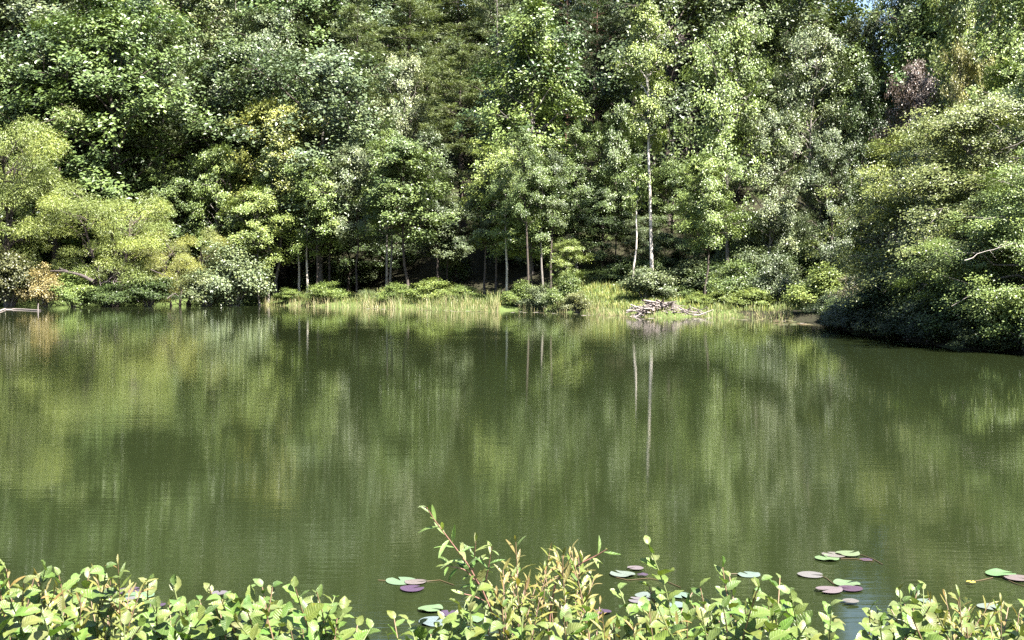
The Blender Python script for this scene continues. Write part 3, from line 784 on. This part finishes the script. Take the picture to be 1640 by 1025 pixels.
for a in range(9):
    for b in range(24):
        f = a / 8; th = b / 24 * 6.283
        mound.append((1.55 * (1 - f) * math.cos(th) * (1 + .1 * math.sin(3 * th)) - .1, .9 * (1 - f) * math.sin(th), -.15 + .9 * math.sin(f * 1.5708) + .03 * math.sin(b * 2.1 + a)))
F = [[(a * 24 + b), (a * 24 + (b + 1) % 24), ((a + 1) * 24 + (b + 1) % 24), ((a + 1) * 24 + b)] for a in range(8) for b in range(24)]
mud, nt, p, _ = nmat('mud'); p.inputs['Base Color'].default_value = (.03, .024, .018, 1); p.inputs['Roughness'].default_value = .9
link('mud_core', mesh_np('mud_core', np.array(mound), [np.array(F)], smooth=True), lodge, mud)
for k in range(130):
    th = g.uniform(0, 6.283); f = g.uniform(0, 1) ** .7
    if k > 100: th = g.uniform(-2.2, -.9); f = g.uniform(0, .9)
    x, y = 1.7 * (1 - f) * math.cos(th), 1.0 * (1 - f) * math.sin(th)
    z = .04 + .8 * math.sin(f * 1.5708) + g.uniform(0, .12)
    s = g.uniform(.5, 1.25)
    o = link('stick', SM[k % 5], lodge, STICK, loc=(x, y, z)); o.scale = (s, s, s)
    slope = -math.atan2(.45, 1.0) * (1 - f)
    o.rotation_euler = (g.normal(0, .5), g.normal(0, .22) + (.32 * math.cos(th)) * (1 - f), g.normal(0, .55) + (0 if g.random() < .7 else 1.3))
for k in range(26):      # the sparser right tail of the heap
    o = link('stick', SM[k % 5], lodge, STICK, loc=(g.uniform(1.2, 3.0), g.uniform(-.7, .6), g.uniform(.02, .4)))
    s = g.uniform(.4, 1.0); o.scale = (s,) * 3
    o.rotation_euler = (0, g.normal(.35, .3), g.normal(0, .7))

def branch_thing(name, paths, mat, label, cat, d, r=.04):
    """paths: lists of pixel points; first is the main limb, the rest side branches"""
    q0 = at(*paths[0][0], d)
    o = tag(empty(name, q0), label, cat)
    for k, pts in enumerate(paths):
        P = np.array([at(px, py, d + (k % 3 - 1) * .25 + j * .12) - q0 for j, (px, py) in enumerate(pts)])
        tt = np.linspace(0, 1, len(P)); t2 = np.linspace(0, 1, len(P) * 3)
        P2 = np.stack([np.interp(t2, tt, P[:, j]) for j in range(3)], -1) + rng.normal(0, .015, (len(t2), 3))
        t = Tubes(); t.add(P2, np.linspace(r if k == 0 else r * .6, r * .25, len(t2)), 5)
        link('limb' if k == 0 else 'branch', t.mesh('branch'), o, mat)
    return o
branch_thing('dead_branch', [[(168, 487), (166, 470), (160, 452), (158, 437), (172, 420)], [(162, 455), (175, 448), (187, 437)], [(166, 452), (180, 450), (196, 451)], [(180, 450), (188, 462), (184, 478)],
              [(158, 437), (157, 428), (165, 418), (178, 417)], [(190, 486), (200, 478), (206, 462)], [(222, 484), (214, 470), (206, 456)]],
             stick_material('pale_dead_wood', (.2, .16, .15)), 'twisted bleached dead branches under the rounded feathery tree at left', 'dead branch', 69.6, .032)
branch_thing('dark_limb', [[(150, 452), (128, 440), (100, 434), (70, 434)], [(110, 436), (95, 428)]], DEADW, 'dark arching limb over the bright green shrub on the left shore', 'branch', 69.2, .12)
branch_thing('dead_branch', [[(268, 478), (280, 470), (296, 480)], [(240, 432), (262, 440), (272, 446)]], DEADW, 'broken grey branch at the water under the low yellowish mound', 'dead branch', 70.2, .045)
branch_thing('dead_branch', [[(1545, 418), (1570, 405), (1600, 396), (1630, 388)], [(1585, 400), (1595, 412)], [(1600, 396), (1612, 385)]], stick_material('pale_twig', (.34, .3, .27)),
             'pale bare branch sticking out of the nearest tree at the right edge', 'dead branch', 27.5, .006)
branch_thing('dead_branch', [[(1655, 215), (1630, 232), (1612, 245)], [(1650, 240), (1625, 262)], [(1600, 205), (1580, 192)]], stick_material('pale_twig_high', (.34, .3, .27)),
             'pale bare branch high among the boughs at the right edge', 'dead branch', 28.5, .007)
def floating(name, pts, r, mat, label, cat):
    q0 = on_water(*pts[0]); P = np.array([on_water(*p_) - q0 for p_ in pts]); P[:, 2] += r * .5
    t = Tubes(); t.add(P, np.linspace(r, r * .6, len(P)), 6)
    return tag(link(name, t.mesh(name), mat=mat, loc=q0), label, cat)
o = floating('floating_pole', [(-12, 503), (8, 495.5), (36, 496), (66, 498)], .05, STICK, 'thin pale fallen pole floating at far left with an upright twig', 'log')
t = Tubes(); q = on_water(61, 498) - o.location; t.add(np.array([(q.x, q.y, 0), (q.x, q.y, .2), (q.x + .02, q.y, .38)]), [.03, .025, .015], 5); link('upright_twig', t.mesh('upright_twig'), o, STICK)
floating('floating_log', [(372, 486.8), (388, 486.6), (403, 486.4)], .06, STICK, 'short pale log floating at the left end of the reed bed', 'log')
floating('driftwood', [(1498, 529), (1506, 527), (1512, 526)], .05, STICK, 'short pale driftwood in the black shade under the right bank', 'driftwood')
floating('driftwood', [(1488, 549), (1470, 546), (1452, 545)], .04, DEADW, 'dark driftwood lying under the right bank overhang', 'driftwood')

# ------------------------------------------------------------------ lily pads
def pad_material():
    m, nt, p, out = nmat('lily_pad')
    oi = N(nt, 'ShaderNodeObjectInfo'); tc = N(nt, 'ShaderNodeTexCoord')
    nz = N(nt, 'ShaderNodeTexNoise', i_Scale=22.0, i_Detail=4.0); nt.links.new(tc.outputs['Object'], nz.inputs['Vector'])
    tone = ramp(nt, nz.outputs[0], [(.3, (.7, .68, .65)), (.55, (1, 1, 1)), (.75, (1.15, 1.12, 1.05))])
    nt.links.new(mixc(nt, 1.0, oi.outputs['Color'], tone, 'MULTIPLY'), p.inputs['Base Color'])
    p.inputs['Roughness'].default_value = .32
    b = N(nt, 'ShaderNodeBump', i_Strength=.25, i_Distance=.004); nt.links.new(nz.outputs[0], b.inputs['Height']); nt.links.new(b.outputs[0], p.inputs['Normal'])
    return m
PAD = pad_material()
def pad_mesh(seed):
    g = np.random.default_rng(seed); n = 36; V = [(0, 0, .004)]
    for ring in (.55, 1.0):
        for k in range(n):
            th = .2 + k / (n - 1) * (6.283 - .4)
            r = ring * (1 + .03 * math.sin(3 * th + seed))
            cl = .10 * max(0, math.sin(th * 2 + seed * 1.7)) ** 3 if ring == 1.0 else .012
            V.append((r * math.cos(th), r * math.sin(th), .004 + cl * (1 if seed % 2 else .35)))
    T3 = [(0, 1 + k, 2 + k) for k in range(n - 1)]; Q = [(1 + k, 1 + n + k, 2 + n + k, 2 + k) for k in range(n - 1)]
    me = mesh_np('lily_pad', np.array(V), [np.array(T3), np.array(Q)], smooth=True); me.materials.append(PAD)
    return me
PM = [pad_mesh(k) for k in range(6)]
STEMM, nt, p, _ = nmat('pad_stalk'); p.inputs['Base Color'].default_value = (.07, .048, .02, 1); p.inputs['Roughness'].default_value = .5
PG, PP, PK, PS = (.10, .15, .075), (.052, .033, .052), (.115, .097, .092), (.11, .14, .12)
GL = 'lily pads floating beyond the near bushes'
PADS = [  # px, py, width px, colour, label, stalk pixel path
 (642, 930, 48, PG, 'pale green lily pad, larger of the pair left of the tall shoot', [(620, 930), (606, 929)]),
 (666, 931.5, 36, PK, 'pinkish lily pad tucked against the larger green pad', [(682, 931), (705, 929), (727, 937)]),
 (660, 942, 38, PP, 'dark purple lily pad just below the larger green pad', None),
 (690, 974, 40, PG, 'green lily pad above the bright leaves left of the tall shoot', None),
 (719, 982, 34, PP, 'purple lily pad beside the tall shoot base', None),
 (698, 995, 56, PS, 'silvery lily pad lowest left of the tall shoot', None),
 (748, 991, 50, PG, 'green lily pad half hidden at the foot of the tall shoot', None),
 (997, 919, 40, PS, 'silvery lily pad left of the upright two-leaved sprig', [(985, 924), (1005, 929), (1040, 926), (1070, 932), (1090, 941)]),
 (1018, 909, 26, PK, 'small pinkish lily pad behind the upright two-leaved sprig', None),
 (1029, 920, 18, PP, 'small purple lily pad touching the upright two-leaved sprig', None),
 (1036, 953, 38, PS, 'grey lily pad below the upright two-leaved sprig', None),
 (1024, 961, 34, PK, 'dusky pink lily pad under the grey one by the sprig', None),
 (1090, 953, 34, PS, 'grey lily pad right of the upright two-leaved sprig', None),
 (966, 979, 26, PP, 'purple lily pad in the gap right of the yellow shoots', None),
 (1080, 968, 36, PS, 'bluish lily pad behind the leaves right of the sprig', None),
 (1199, 920, 36, PS, 'lone silvery lily pad with an orange stalk to its left', [(1182, 919), (1166, 919)]),
 (1298, 920, 40, PK, 'curled pinkish lily pad with a brown stalk trailing right', [(1314, 921), (1325, 927), (1336, 936)]),
 (1325, 893.5, 38, PG, 'green lily pad, left of the far trio', [(1345, 894), (1370, 895), (1400, 899)]),
 (1336, 888, 38, PK, 'crumpled pink lily pad in the middle of the far trio', None),
 (1358, 886, 38, PG, 'green lily pad, right of the far trio', [(1378, 888), (1398, 895), (1414, 904)]),
 (1387, 896, 20, PP, 'small purple lily pad on the stalks right of the far trio', None),
 (1356, 934, 42, PG, 'green lily pad over the patch of blue reflection', None),
 (1362, 942, 38, PP, 'bright purple lily pad under the green one by the blue reflection', None),
 (1328, 944, 42, PK, 'pale pink lily pad left of the bright purple one', None),
 (1362, 962, 26, PK, 'small pink lily pad lying in the blue reflection', None),
 (1482, 962, 26, PS, 'silvery lily pad left of the right-hand yellow shoots', None),
 (1585, 971, 38, PS, 'pale lily pad beyond the right-hand yellow shoots', None),
 (1602, 918, 46, PG, 'green lily pad nearest the right edge', [(1590, 925), (1572, 929), (1552, 932)]),
 (1630, 925, 40, PK, 'mauve lily pad crossed by brown stalks at the right edge', [(1606, 925), (1625, 934), (1645, 940)]),
 (1555, 931.5, 14, (.4, .3, .06), 'tiny yellow lily pad left of the green one by the right edge', None),
 (206, 946, 44, PP, 'purple lily pad behind the fine yellow shoots at left', None),
 (222, 953, 48, PG, 'green lily pad on top of the purple ones at left', None),
 (214, 961, 42, PK, 'pink lily pad under the green one at left', None),
 (244, 968, 40, PP, 'dull purple lily pad lowest of the left cluster', None),
 (352, 949, 26, PK, 'small pink lily pad behind the pale leaves left of centre', None),
]
for k, (px, py, w, col, label, stalk) in enumerate(PADS):
    q = on_water(px, py, .004 + .003 * (k % 5))
    r = w / FPX * q.y / 2 * 1.02
    o = tag(link('lily_pad', PM[k % 6], color=tuple(c * rnd.uniform(.9, 1.1) for c in col), loc=q), label, 'lily pad', GL)
    o.scale = (r, r, r); o.rotation_euler = (rnd.uniform(-.02, .02), rnd.uniform(-.02, .02), rnd.uniform(0, 6.28))
    if stalk:
        P = np.array([on_water(*s, .004) for s in stalk]); inv = o.matrix_basis.inverted()
        P = np.array([inv @ Vector(v) for v in P])
        t = Tubes(); t.add(P, np.full(len(P), .0026 / r), 5); link('stalk', t.mesh('stalk'), o, STEMM)
# floating leaf litter and small far pads along the far shore
fx, fy, fs, fp = near_shore(415, 1345, 1400, -2.2, -.15)
keep = rng.random(len(fx)) < np.where((fp > 1240) | ((fp > 590) & (fp < 800)), 1.0, .3)
fx, fy = fx[keep], fy[keep]
n = len(fx); th = rng.uniform(0, 6.283, (n, 1)) + np.arange(6)[None] * 1.0472; r = rng.uniform(.05, .15, (n, 1))
V = np.stack([fx[:, None] + r * np.cos(th), fy[:, None] + r * np.sin(th), np.broadcast_to(.006 + .004 * rng.random((n, 1)), th.shape)], -1).reshape(-1, 3)
LIT = blade_material('floating_litter', [(0, (.06, .05, .02)), (.5, (.16, .12, .07)), (.85, (.2, .22, .1)), (1, (.5, .42, .42))])
tag(link('floating_leaf_litter', mesh_np('floating_leaf_litter', V, [np.arange(n * 6).reshape(n, 6)], var=np.repeat(rng.random(n), 6)), mat=LIT),
    'scattered small pads and drifted leaves along the far waterline', kind='stuff')

# ------------------------------------------------------------------ near bushes: every leaf a part
def blade_leaf(seed, L, W, seg, fold, curl, serr, tip=1.3):
    """one leaf: two halves folded on the midrib, curled along its length; base at the origin, growing along +Y, upper face +Z"""
    g = np.random.default_rng(seed); V, uv = [], []
    for k in range(seg + 1):
        t = k / seg
        w = W * (math.sin(math.pi * t ** (1 / tip * 1.05)) ** .8) if 0 < t < 1 else 0.002
        w *= 1 + serr * (1 if k % 2 else -1)
        a = curl * t
        y = L * (math.sin(a) / curl if abs(curl) > 1e-3 else t); z = -L * ((1 - math.cos(a)) / curl if abs(curl) > 1e-3 else 0)
        wav = .05 * W * math.sin(k * 2.1 + seed)
        V += [(-w / 2, y, z + w * fold + wav), (0, y, z), (w / 2, y, z + w * fold - wav)]
        uv += [(0, t), (.5, t), (1, t)]
    F = []
    for k in range(seg):
        a = k * 3; F += [(a, a + 1, a + 4, a + 3), (a + 1, a + 2, a + 5, a + 4)]
    return mesh_np('leaf', np.array(V), [np.array(F)], smooth=True, uv=np.array(uv))
def near_leaf_material(name, veins, transl, spec, rough):
    m, nt, p, out = nmat(name)
    oi = N(nt, 'ShaderNodeObjectInfo'); uv = N(nt, 'ShaderNodeUVMap'); sx = N(nt, 'ShaderNodeSeparateXYZ'); nt.links.new(uv.outputs[0], sx.inputs[0])
    def mt(op, a, b=0.0, c=0.0):
        n = N(nt, 'ShaderNodeMath', operation=op)
        for k, v in enumerate((a, b, c)):
            if isinstance(v, (int, float)): n.inputs[k].default_value = v
            else: nt.links.new(v, n.inputs[k])
        return n.outputs[0]
    au = mt('ABSOLUTE', mt('SUBTRACT', sx.outputs[0], .5))
    side = mt('POWER', mt('ABSOLUTE', mt('SINE', mt('MULTIPLY', mt('SUBTRACT', sx.outputs[1], mt('MULTIPLY', au, .35)), veins * math.pi))), 14.0)
    mid = mt('LESS_THAN', au, .03)
    vein = mt('MINIMUM', 1.0, mt('ADD', mid, side))
    tc = N(nt, 'ShaderNodeTexCoord'); nz = N(nt, 'ShaderNodeTexNoise', i_Scale=60.0, i_Detail=3.0); nt.links.new(tc.outputs['Object'], nz.inputs['Vector'])
    base = mixc(nt, 1.0, oi.outputs['Color'], ramp(nt, nz.outputs[0], [(.3, (.8, .82, .8)), (.6, (1.05, 1.03, 1)), (.7, (1.25, 1.12, .9)), (.76, (1.2, .75, .45))]), 'MULTIPLY')
    col = mixc(nt, mt('MULTIPLY', vein, .24), base, mixc(nt, .5, base, (.30, .34, .13)))
    nt.links.new(col, p.inputs['Base Color']); p.inputs['Roughness'].default_value = rough; p.inputs['Specular IOR Level'].default_value = spec
    b = N(nt, 'ShaderNodeBump', i_Strength=.5, i_Distance=.0012, invert=True); nt.links.new(vein, b.inputs['Height']); nt.links.new(b.outputs[0], p.inputs['Normal'])
    tr = N(nt, 'ShaderNodeBsdfTranslucent'); nt.links.new(mixc(nt, 1.0, col, (1.1, 1.2, .45), 'MULTIPLY'), tr.inputs[0])
    mx = N(nt, 'ShaderNodeMixShader', i_0=transl)
    nt.links.new(p.outputs[0], mx.inputs[1]); nt.links.new(tr.outputs[0], mx.inputs[2]); nt.links.new(mx.outputs[0], out.inputs[0])
    return m
ALM = near_leaf_material('broad_near_leaf', 9, .24, .38, .42)
WLM = near_leaf_material('narrow_near_leaf', 5, .3, .4, .45)
AL = [blade_leaf(k, .068, .036 + .006 * (k % 3), 8, .12 + .06 * (k % 3), (.25, .9, -.35, .6, 1.3, .1)[k], .035) for k in range(6)]
WL = [blade_leaf(20 + k, .055, .0105 + .001 * (k % 3), 5, .2, (.3, .9, -.3, .6)[k], 0, tip=1.0) for k in range(4)]
for me in AL: me.materials.append(ALM)
for me in WL: me.materials.append(WLM)
STEM, nt, p, _ = nmat('near_stem'); oi = N(nt, 'ShaderNodeObjectInfo'); nt.links.new(oi.outputs['Color'], p.inputs['Base Color']); p.inputs['Roughness'].default_value = .6

def stem_path(base, top, bend, n=14):
    t = np.linspace(0, 1, n)[:, None]
    b, e = np.array(base), np.array(top)
    p = b * (1 - t) + e * t
    p[:, :2] = b[:2] + (e[:2] - b[:2]) * t ** 1.4
    return p + np.array(bend) * (4 * t * (1 - t)) + rng.normal(0, .004, (n, 3)) * (t * (1 - t) * 4)
def put_leaf(parent, me, pos, axis, up, size, col):
    y = Vector(axis).normalized(); z = Vector(up); z = (z - y * z.dot(y))
    if z.length < 1e-3: z = Vector((0, 0, 1)) - y * y.z
    z.normalize(); x = y.cross(z)
    o = link('leaf', me, parent, color=col)
    M = Matrix(((x.x, y.x, z.x, pos[0]), (x.y, y.y, z.y, pos[1]), (x.z, y.z, z.z, pos[2]), (0, 0, 0, 1)))
    o.matrix_basis = M @ Matrix.Diagonal((size, size, size, 1))
    return o
TOCAM = Vector((0, -1, .25))
def leafy(parent, P, meshes, spacing, length, size, cols, outw=.8, up=.6, ends=True, r=.003, scol=(.12, .09, .05)):
    """stem plus leaves along the last `length` metres of path P (in the parent's space)"""
    t = Tubes(); t.add(P, np.linspace(r, r * .4, len(P)), 5)
    link('stem', t.mesh('stem'), parent, STEM, scol)
    seg = np.linalg.norm(np.diff(P, axis=0), axis=1); cum = np.concatenate([[0], np.cumsum(seg)]); tot = cum[-1]
    s = tot; k = 0; ph = rnd.uniform(0, 6.28)
    while s > max(0, tot - length):
        pos = np.array([np.interp(s, cum, P[:, j]) for j in range(3)])
        e = max(1e-3, s - .02); dr = Vector(pos - np.array([np.interp(e, cum, P[:, j]) for j in range(3)])).normalized()
        a = ph + k * 2.4
        rad = Vector((math.cos(a), math.sin(a), 0)); rad = (rad - dr * rad.dot(dr)).normalized()
        young = (tot - s) / max(length, .01)
        o_ = outw * min(1.0, .35 + young * 3)
        ax = dr * up + rad * o_ + Vector((rnd.gauss(0, .15), rnd.gauss(0, .15), rnd.gauss(0, .15)))
        nrm = Vector((0, 0, .8)) + dr * .5 - rad * .3 + SUN_DIR * .5 + TOCAM * .35 + Vector((rnd.gauss(0, .35), rnd.gauss(0, .35), rnd.gauss(0, .3)))
        sz = size * rnd.uniform(.75, 1.2) * (.55 + .45 * min(1, young * 4))
        c = cols[min(len(cols) - 1, int(young * len(cols) * .9))] if rnd.random() < .7 else rnd.choice(cols)
        put_leaf(parent, rnd.choice(meshes), pos, ax, nrm, sz, tuple(v * rnd.uniform(.85, 1.15) for v in c))
        s -= spacing * rnd.uniform(.75, 1.25); k += 1
TOPX = [0, 60, 130, 200, 260, 300, 345, 400, 440, 480, 520, 560, 610, 650, 700, 745, 800, 830, 870, 930, 965, 985, 1040, 1070, 1110, 1155, 1200, 1250, 1290, 1320, 1345, 1388, 1420, 1460, 1500, 1545, 1600, 1640]
TOPY = [905, 915, 925, 905, 935, 950, 935, 930, 945, 945, 950, 965, 990, 985, 990, 950, 925, 890, 885, 890, 930, 950, 935, 945, 950, 925, 935, 930, 942, 950, 992, 985, 940, 940, 960, 955, 965, 965]
def top_row(px): return float(np.interp(px, TOPX, TOPY))
A1, A2, A3, A4 = (.085, .128, .025), (.064, .105, .021), (.098, .132, .038), (.04, .07, .016)
W1, W2, W3, W4 = (.135, .145, .036), (.11, .138, .03), (.17, .14, .048), (.07, .105, .024)
BR1, BR2, BR3 = (.14, .09, .05), (.2, .12, .09), (.1, .12, .04)
def near_bush(name, px, d, label, cat, group, tops, kind):
    q = at(px, 1000, d); g0 = gz(q.x, d)
    o = tag(empty(name, (q.x, d, g0)), label, cat, group)
    for (tpx, tpy, td) in tops:
        tp = at(tpx, tpy, td) - o.location
        b = (rnd.uniform(-.08, .08), rnd.uniform(-.08, .08), -.03)
        P = stem_path(b, tp, (rnd.uniform(-.05, .05), rnd.uniform(-.05, .05), .02))
        if kind == 'broad': leafy(o, P, AL, .022, .36, .86, (A3, A1, A1, A2, A2, A4), .9, .55, r=.004, scol=rnd.choice((BR1, BR3)))
        else: leafy(o, P, WL, .0135, .34, 1.0, (W3, W1, W1, W2, W2, W4), .75, .75, r=.0025, scol=rnd.choice((BR1, BR2)))
    return o
def tops_for(x0, x1, n, jit=75, dmin=2.75, dmax=3.7):
    out = []
    for k in range(n):
        px = x0 + (k + rnd.random()) / n * (x1 - x0)
        out.append((px, top_row(px) - 6 + jit * rnd.random() ** 1.3, rnd.uniform(dmin, dmax)))
    return out
GA, GWN = 'broad-leaved bushes on the near bank', 'narrow-leaved shoots on the near bank'
near_bush('broad_leaved_bush', 70, 3.3, 'broad-leaved bush in the bottom left corner mixed with fine yellow shoots', 'bush', GA, tops_for(-60, 170, 15), 'broad')
near_bush('broad_leaved_bush', 285, 3.3, 'broad-leaved bush right of the fine yellow shoots at left, near a pink pad', 'bush', GA, tops_for(225, 335, 9, 60), 'broad')
near_bush('broad_leaved_bush', 400, 3.2, 'pale broad-leaved bush left of centre with upright folded leaves', 'bush', GA, tops_for(335, 470, 13), 'broad')
near_bush('broad_leaved_bush', 540, 3.2, 'glossy broad-leaved bush sloping down to the two purple pads', 'bush', GA, tops_for(465, 620, 14), 'broad')
near_bush('broad_leaved_bush', 690, 3.1, 'low broad-leaved bush at the foot of the tall shoot', 'bush', GA, tops_for(620, 790, 12, 50), 'broad')
near_bush('broad_leaved_bush', 1050, 3.2, 'broad-leaved bush carrying the upright two-leaved sprig', 'bush', GA, tops_for(975, 1110, 11) + [(1038, 872, 3.1)], 'broad')
near_bush('broad_leaved_bush', 1170, 3.2, 'dense broad-leaved bush below the lone silvery pad', 'bush', GA, tops_for(1105, 1225, 12) + [(1157, 908, 3.2)], 'broad')
near_bush('broad_leaved_bush', 1275, 3.2, 'broad-leaved bush left of the blue reflection', 'bush', GA, tops_for(1225, 1345, 11), 'broad')
near_bush('broad_leaved_bush', 1440, 3.2, 'broad-leaved bush right of the blue reflection', 'bush', GA, tops_for(1388, 1495, 11), 'broad')
near_bush('broad_leaved_bush', 1580, 3.2, 'sparse broad-leaved bush in the bottom right corner', 'bush', GA, tops_for(1495, 1700, 10, 50), 'broad')
near_bush('narrow_leaved_shrub', 50, 3.2, 'fine yellowish shoots in the bottom left corner', 'shrub', GWN, tops_for(-40, 120, 8, 60), 'narrow')
near_bush('narrow_leaved_shrub', 180, 3.1, 'fine yellow-tipped shoots rising before the left cluster of pads', 'shrub', GWN, tops_for(110, 240, 10, 50), 'narrow')
near_bush('narrow_leaved_shrub', 830, 3.0, 'bright yellow upright shoots with red tips just right of the tall shoot', 'shrub', GWN, tops_for(790, 875, 8, 70) + [(826, 868, 2.95)], 'narrow')
near_bush('narrow_leaved_shrub', 915, 3.05, 'dense yellow upright shoots at bottom centre under the arching shoot', 'shrub', GWN, tops_for(868, 965, 8, 70) + [(880, 885, 3.0), (915, 884, 3.0)], 'narrow')
near_bush('narrow_leaved_shrub', 1010, 3.0, 'low yellow shoots below the two-leaved sprig', 'shrub', GWN, [(px_, 985 + rnd.uniform(-10, 20), rnd.uniform(2.7, 3.1)) for px_ in (965, 990, 1015, 1040, 1065, 1090)], 'narrow')
near_bush('narrow_leaved_shrub', 1540, 3.1, 'yellowish branching shoots left of the bottom right corner', 'shrub', GWN, tops_for(1478, 1600, 9, 50), 'narrow')
near_bush('narrow_leaved_shrub', 1650, 3.1, 'yellow shoots cut by the right picture edge', 'shrub', GWN, tops_for(1600, 1700, 6, 60), 'narrow')
for k, (x0, x1) in enumerate(((-40, 330), (330, 700), (700, 1010), (1010, 1335), (1395, 1690))):
    words_ = ('under the left corner shoots', 'filling the hedge left of centre', 'at the foot of the yellow shoots', 'filling the hedge right of centre', 'along the bottom right edge')[k]
    near_bush('low_bush', (x0 + x1) / 2, 2.9, 'low pale-leaved growth ' + words_, 'bush', 'low growth along the bottom of the hedge',
              [(x0 + (q_ + rnd.random()) / 13 * (x1 - x0), max(965, top_row(x0 + (q_ + .5) / 13 * (x1 - x0)) + 30) + rnd.uniform(0, 45), rnd.uniform(2.6, 3.2)) for q_ in range(13)], 'broad')
# the tall shoot leaning left, with its side shoots
q = at(815, 1000, 3.05); o = tag(empty('tall_shoot', (q.x, 3.05, gz(q.x, 3.05))), 'tallest green shoot with a reddish stem leaning left over the water', 'shoot', GWN)
def pixel_path(o, pts, d0, d1, n=20):
    P = np.array([at(px, py, d0 + (d1 - d0) * k / (len(pts) - 1)) - o.location for k, (px, py) in enumerate(pts)])
    tt = np.linspace(0, 1, len(P)); t2 = np.linspace(0, 1, n)
    return np.stack([np.interp(t2, tt, P[:, j]) for j in range(3)], -1)
TS = (A3, (.17, .23, .08), A2, A2)
base_pt = np.array((0, 0, -.03))
P = pixel_path(o, [(800, 1010), (775, 950), (750, 905), (720, 865), (695, 832), (683, 812)], 3.05, 2.9)
leafy(o, np.vstack([base_pt, P]), WL, .015, .40, 1.0, TS, .85, .55, r=.0026, scol=(.17, .085, .065))
for pts in ([(757, 920), (760, 890), (762, 866)], [(775, 945), (783, 905), (788, 875)], [(795, 990), (805, 950), (825, 932)], [(780, 965), (760, 955), (738, 950)], [(770, 940), (745, 912), (712, 905)]):
    leafy(o, pixel_path(o, pts, 3.03, 2.98, 10), WL, .013, .09, .85, TS, .85, .6, r=.002, scol=(.2, .1, .08))
q = at(880, 1000, 3.1); o = tag(empty('arching_shoot', (q.x, 3.1, gz(q.x, 3.1))), 'arching green shoot reaching right above the yellow shoots', 'shoot', GWN)
P = pixel_path(o, [(880, 985), (890, 930), (925, 905), (955, 890), (972, 880)], 3.1, 3.0)
leafy(o, np.vstack([base_pt, P]), WL, .016, .17, 1.05, TS, .85, .5, r=.003, scol=(.22, .1, .08))
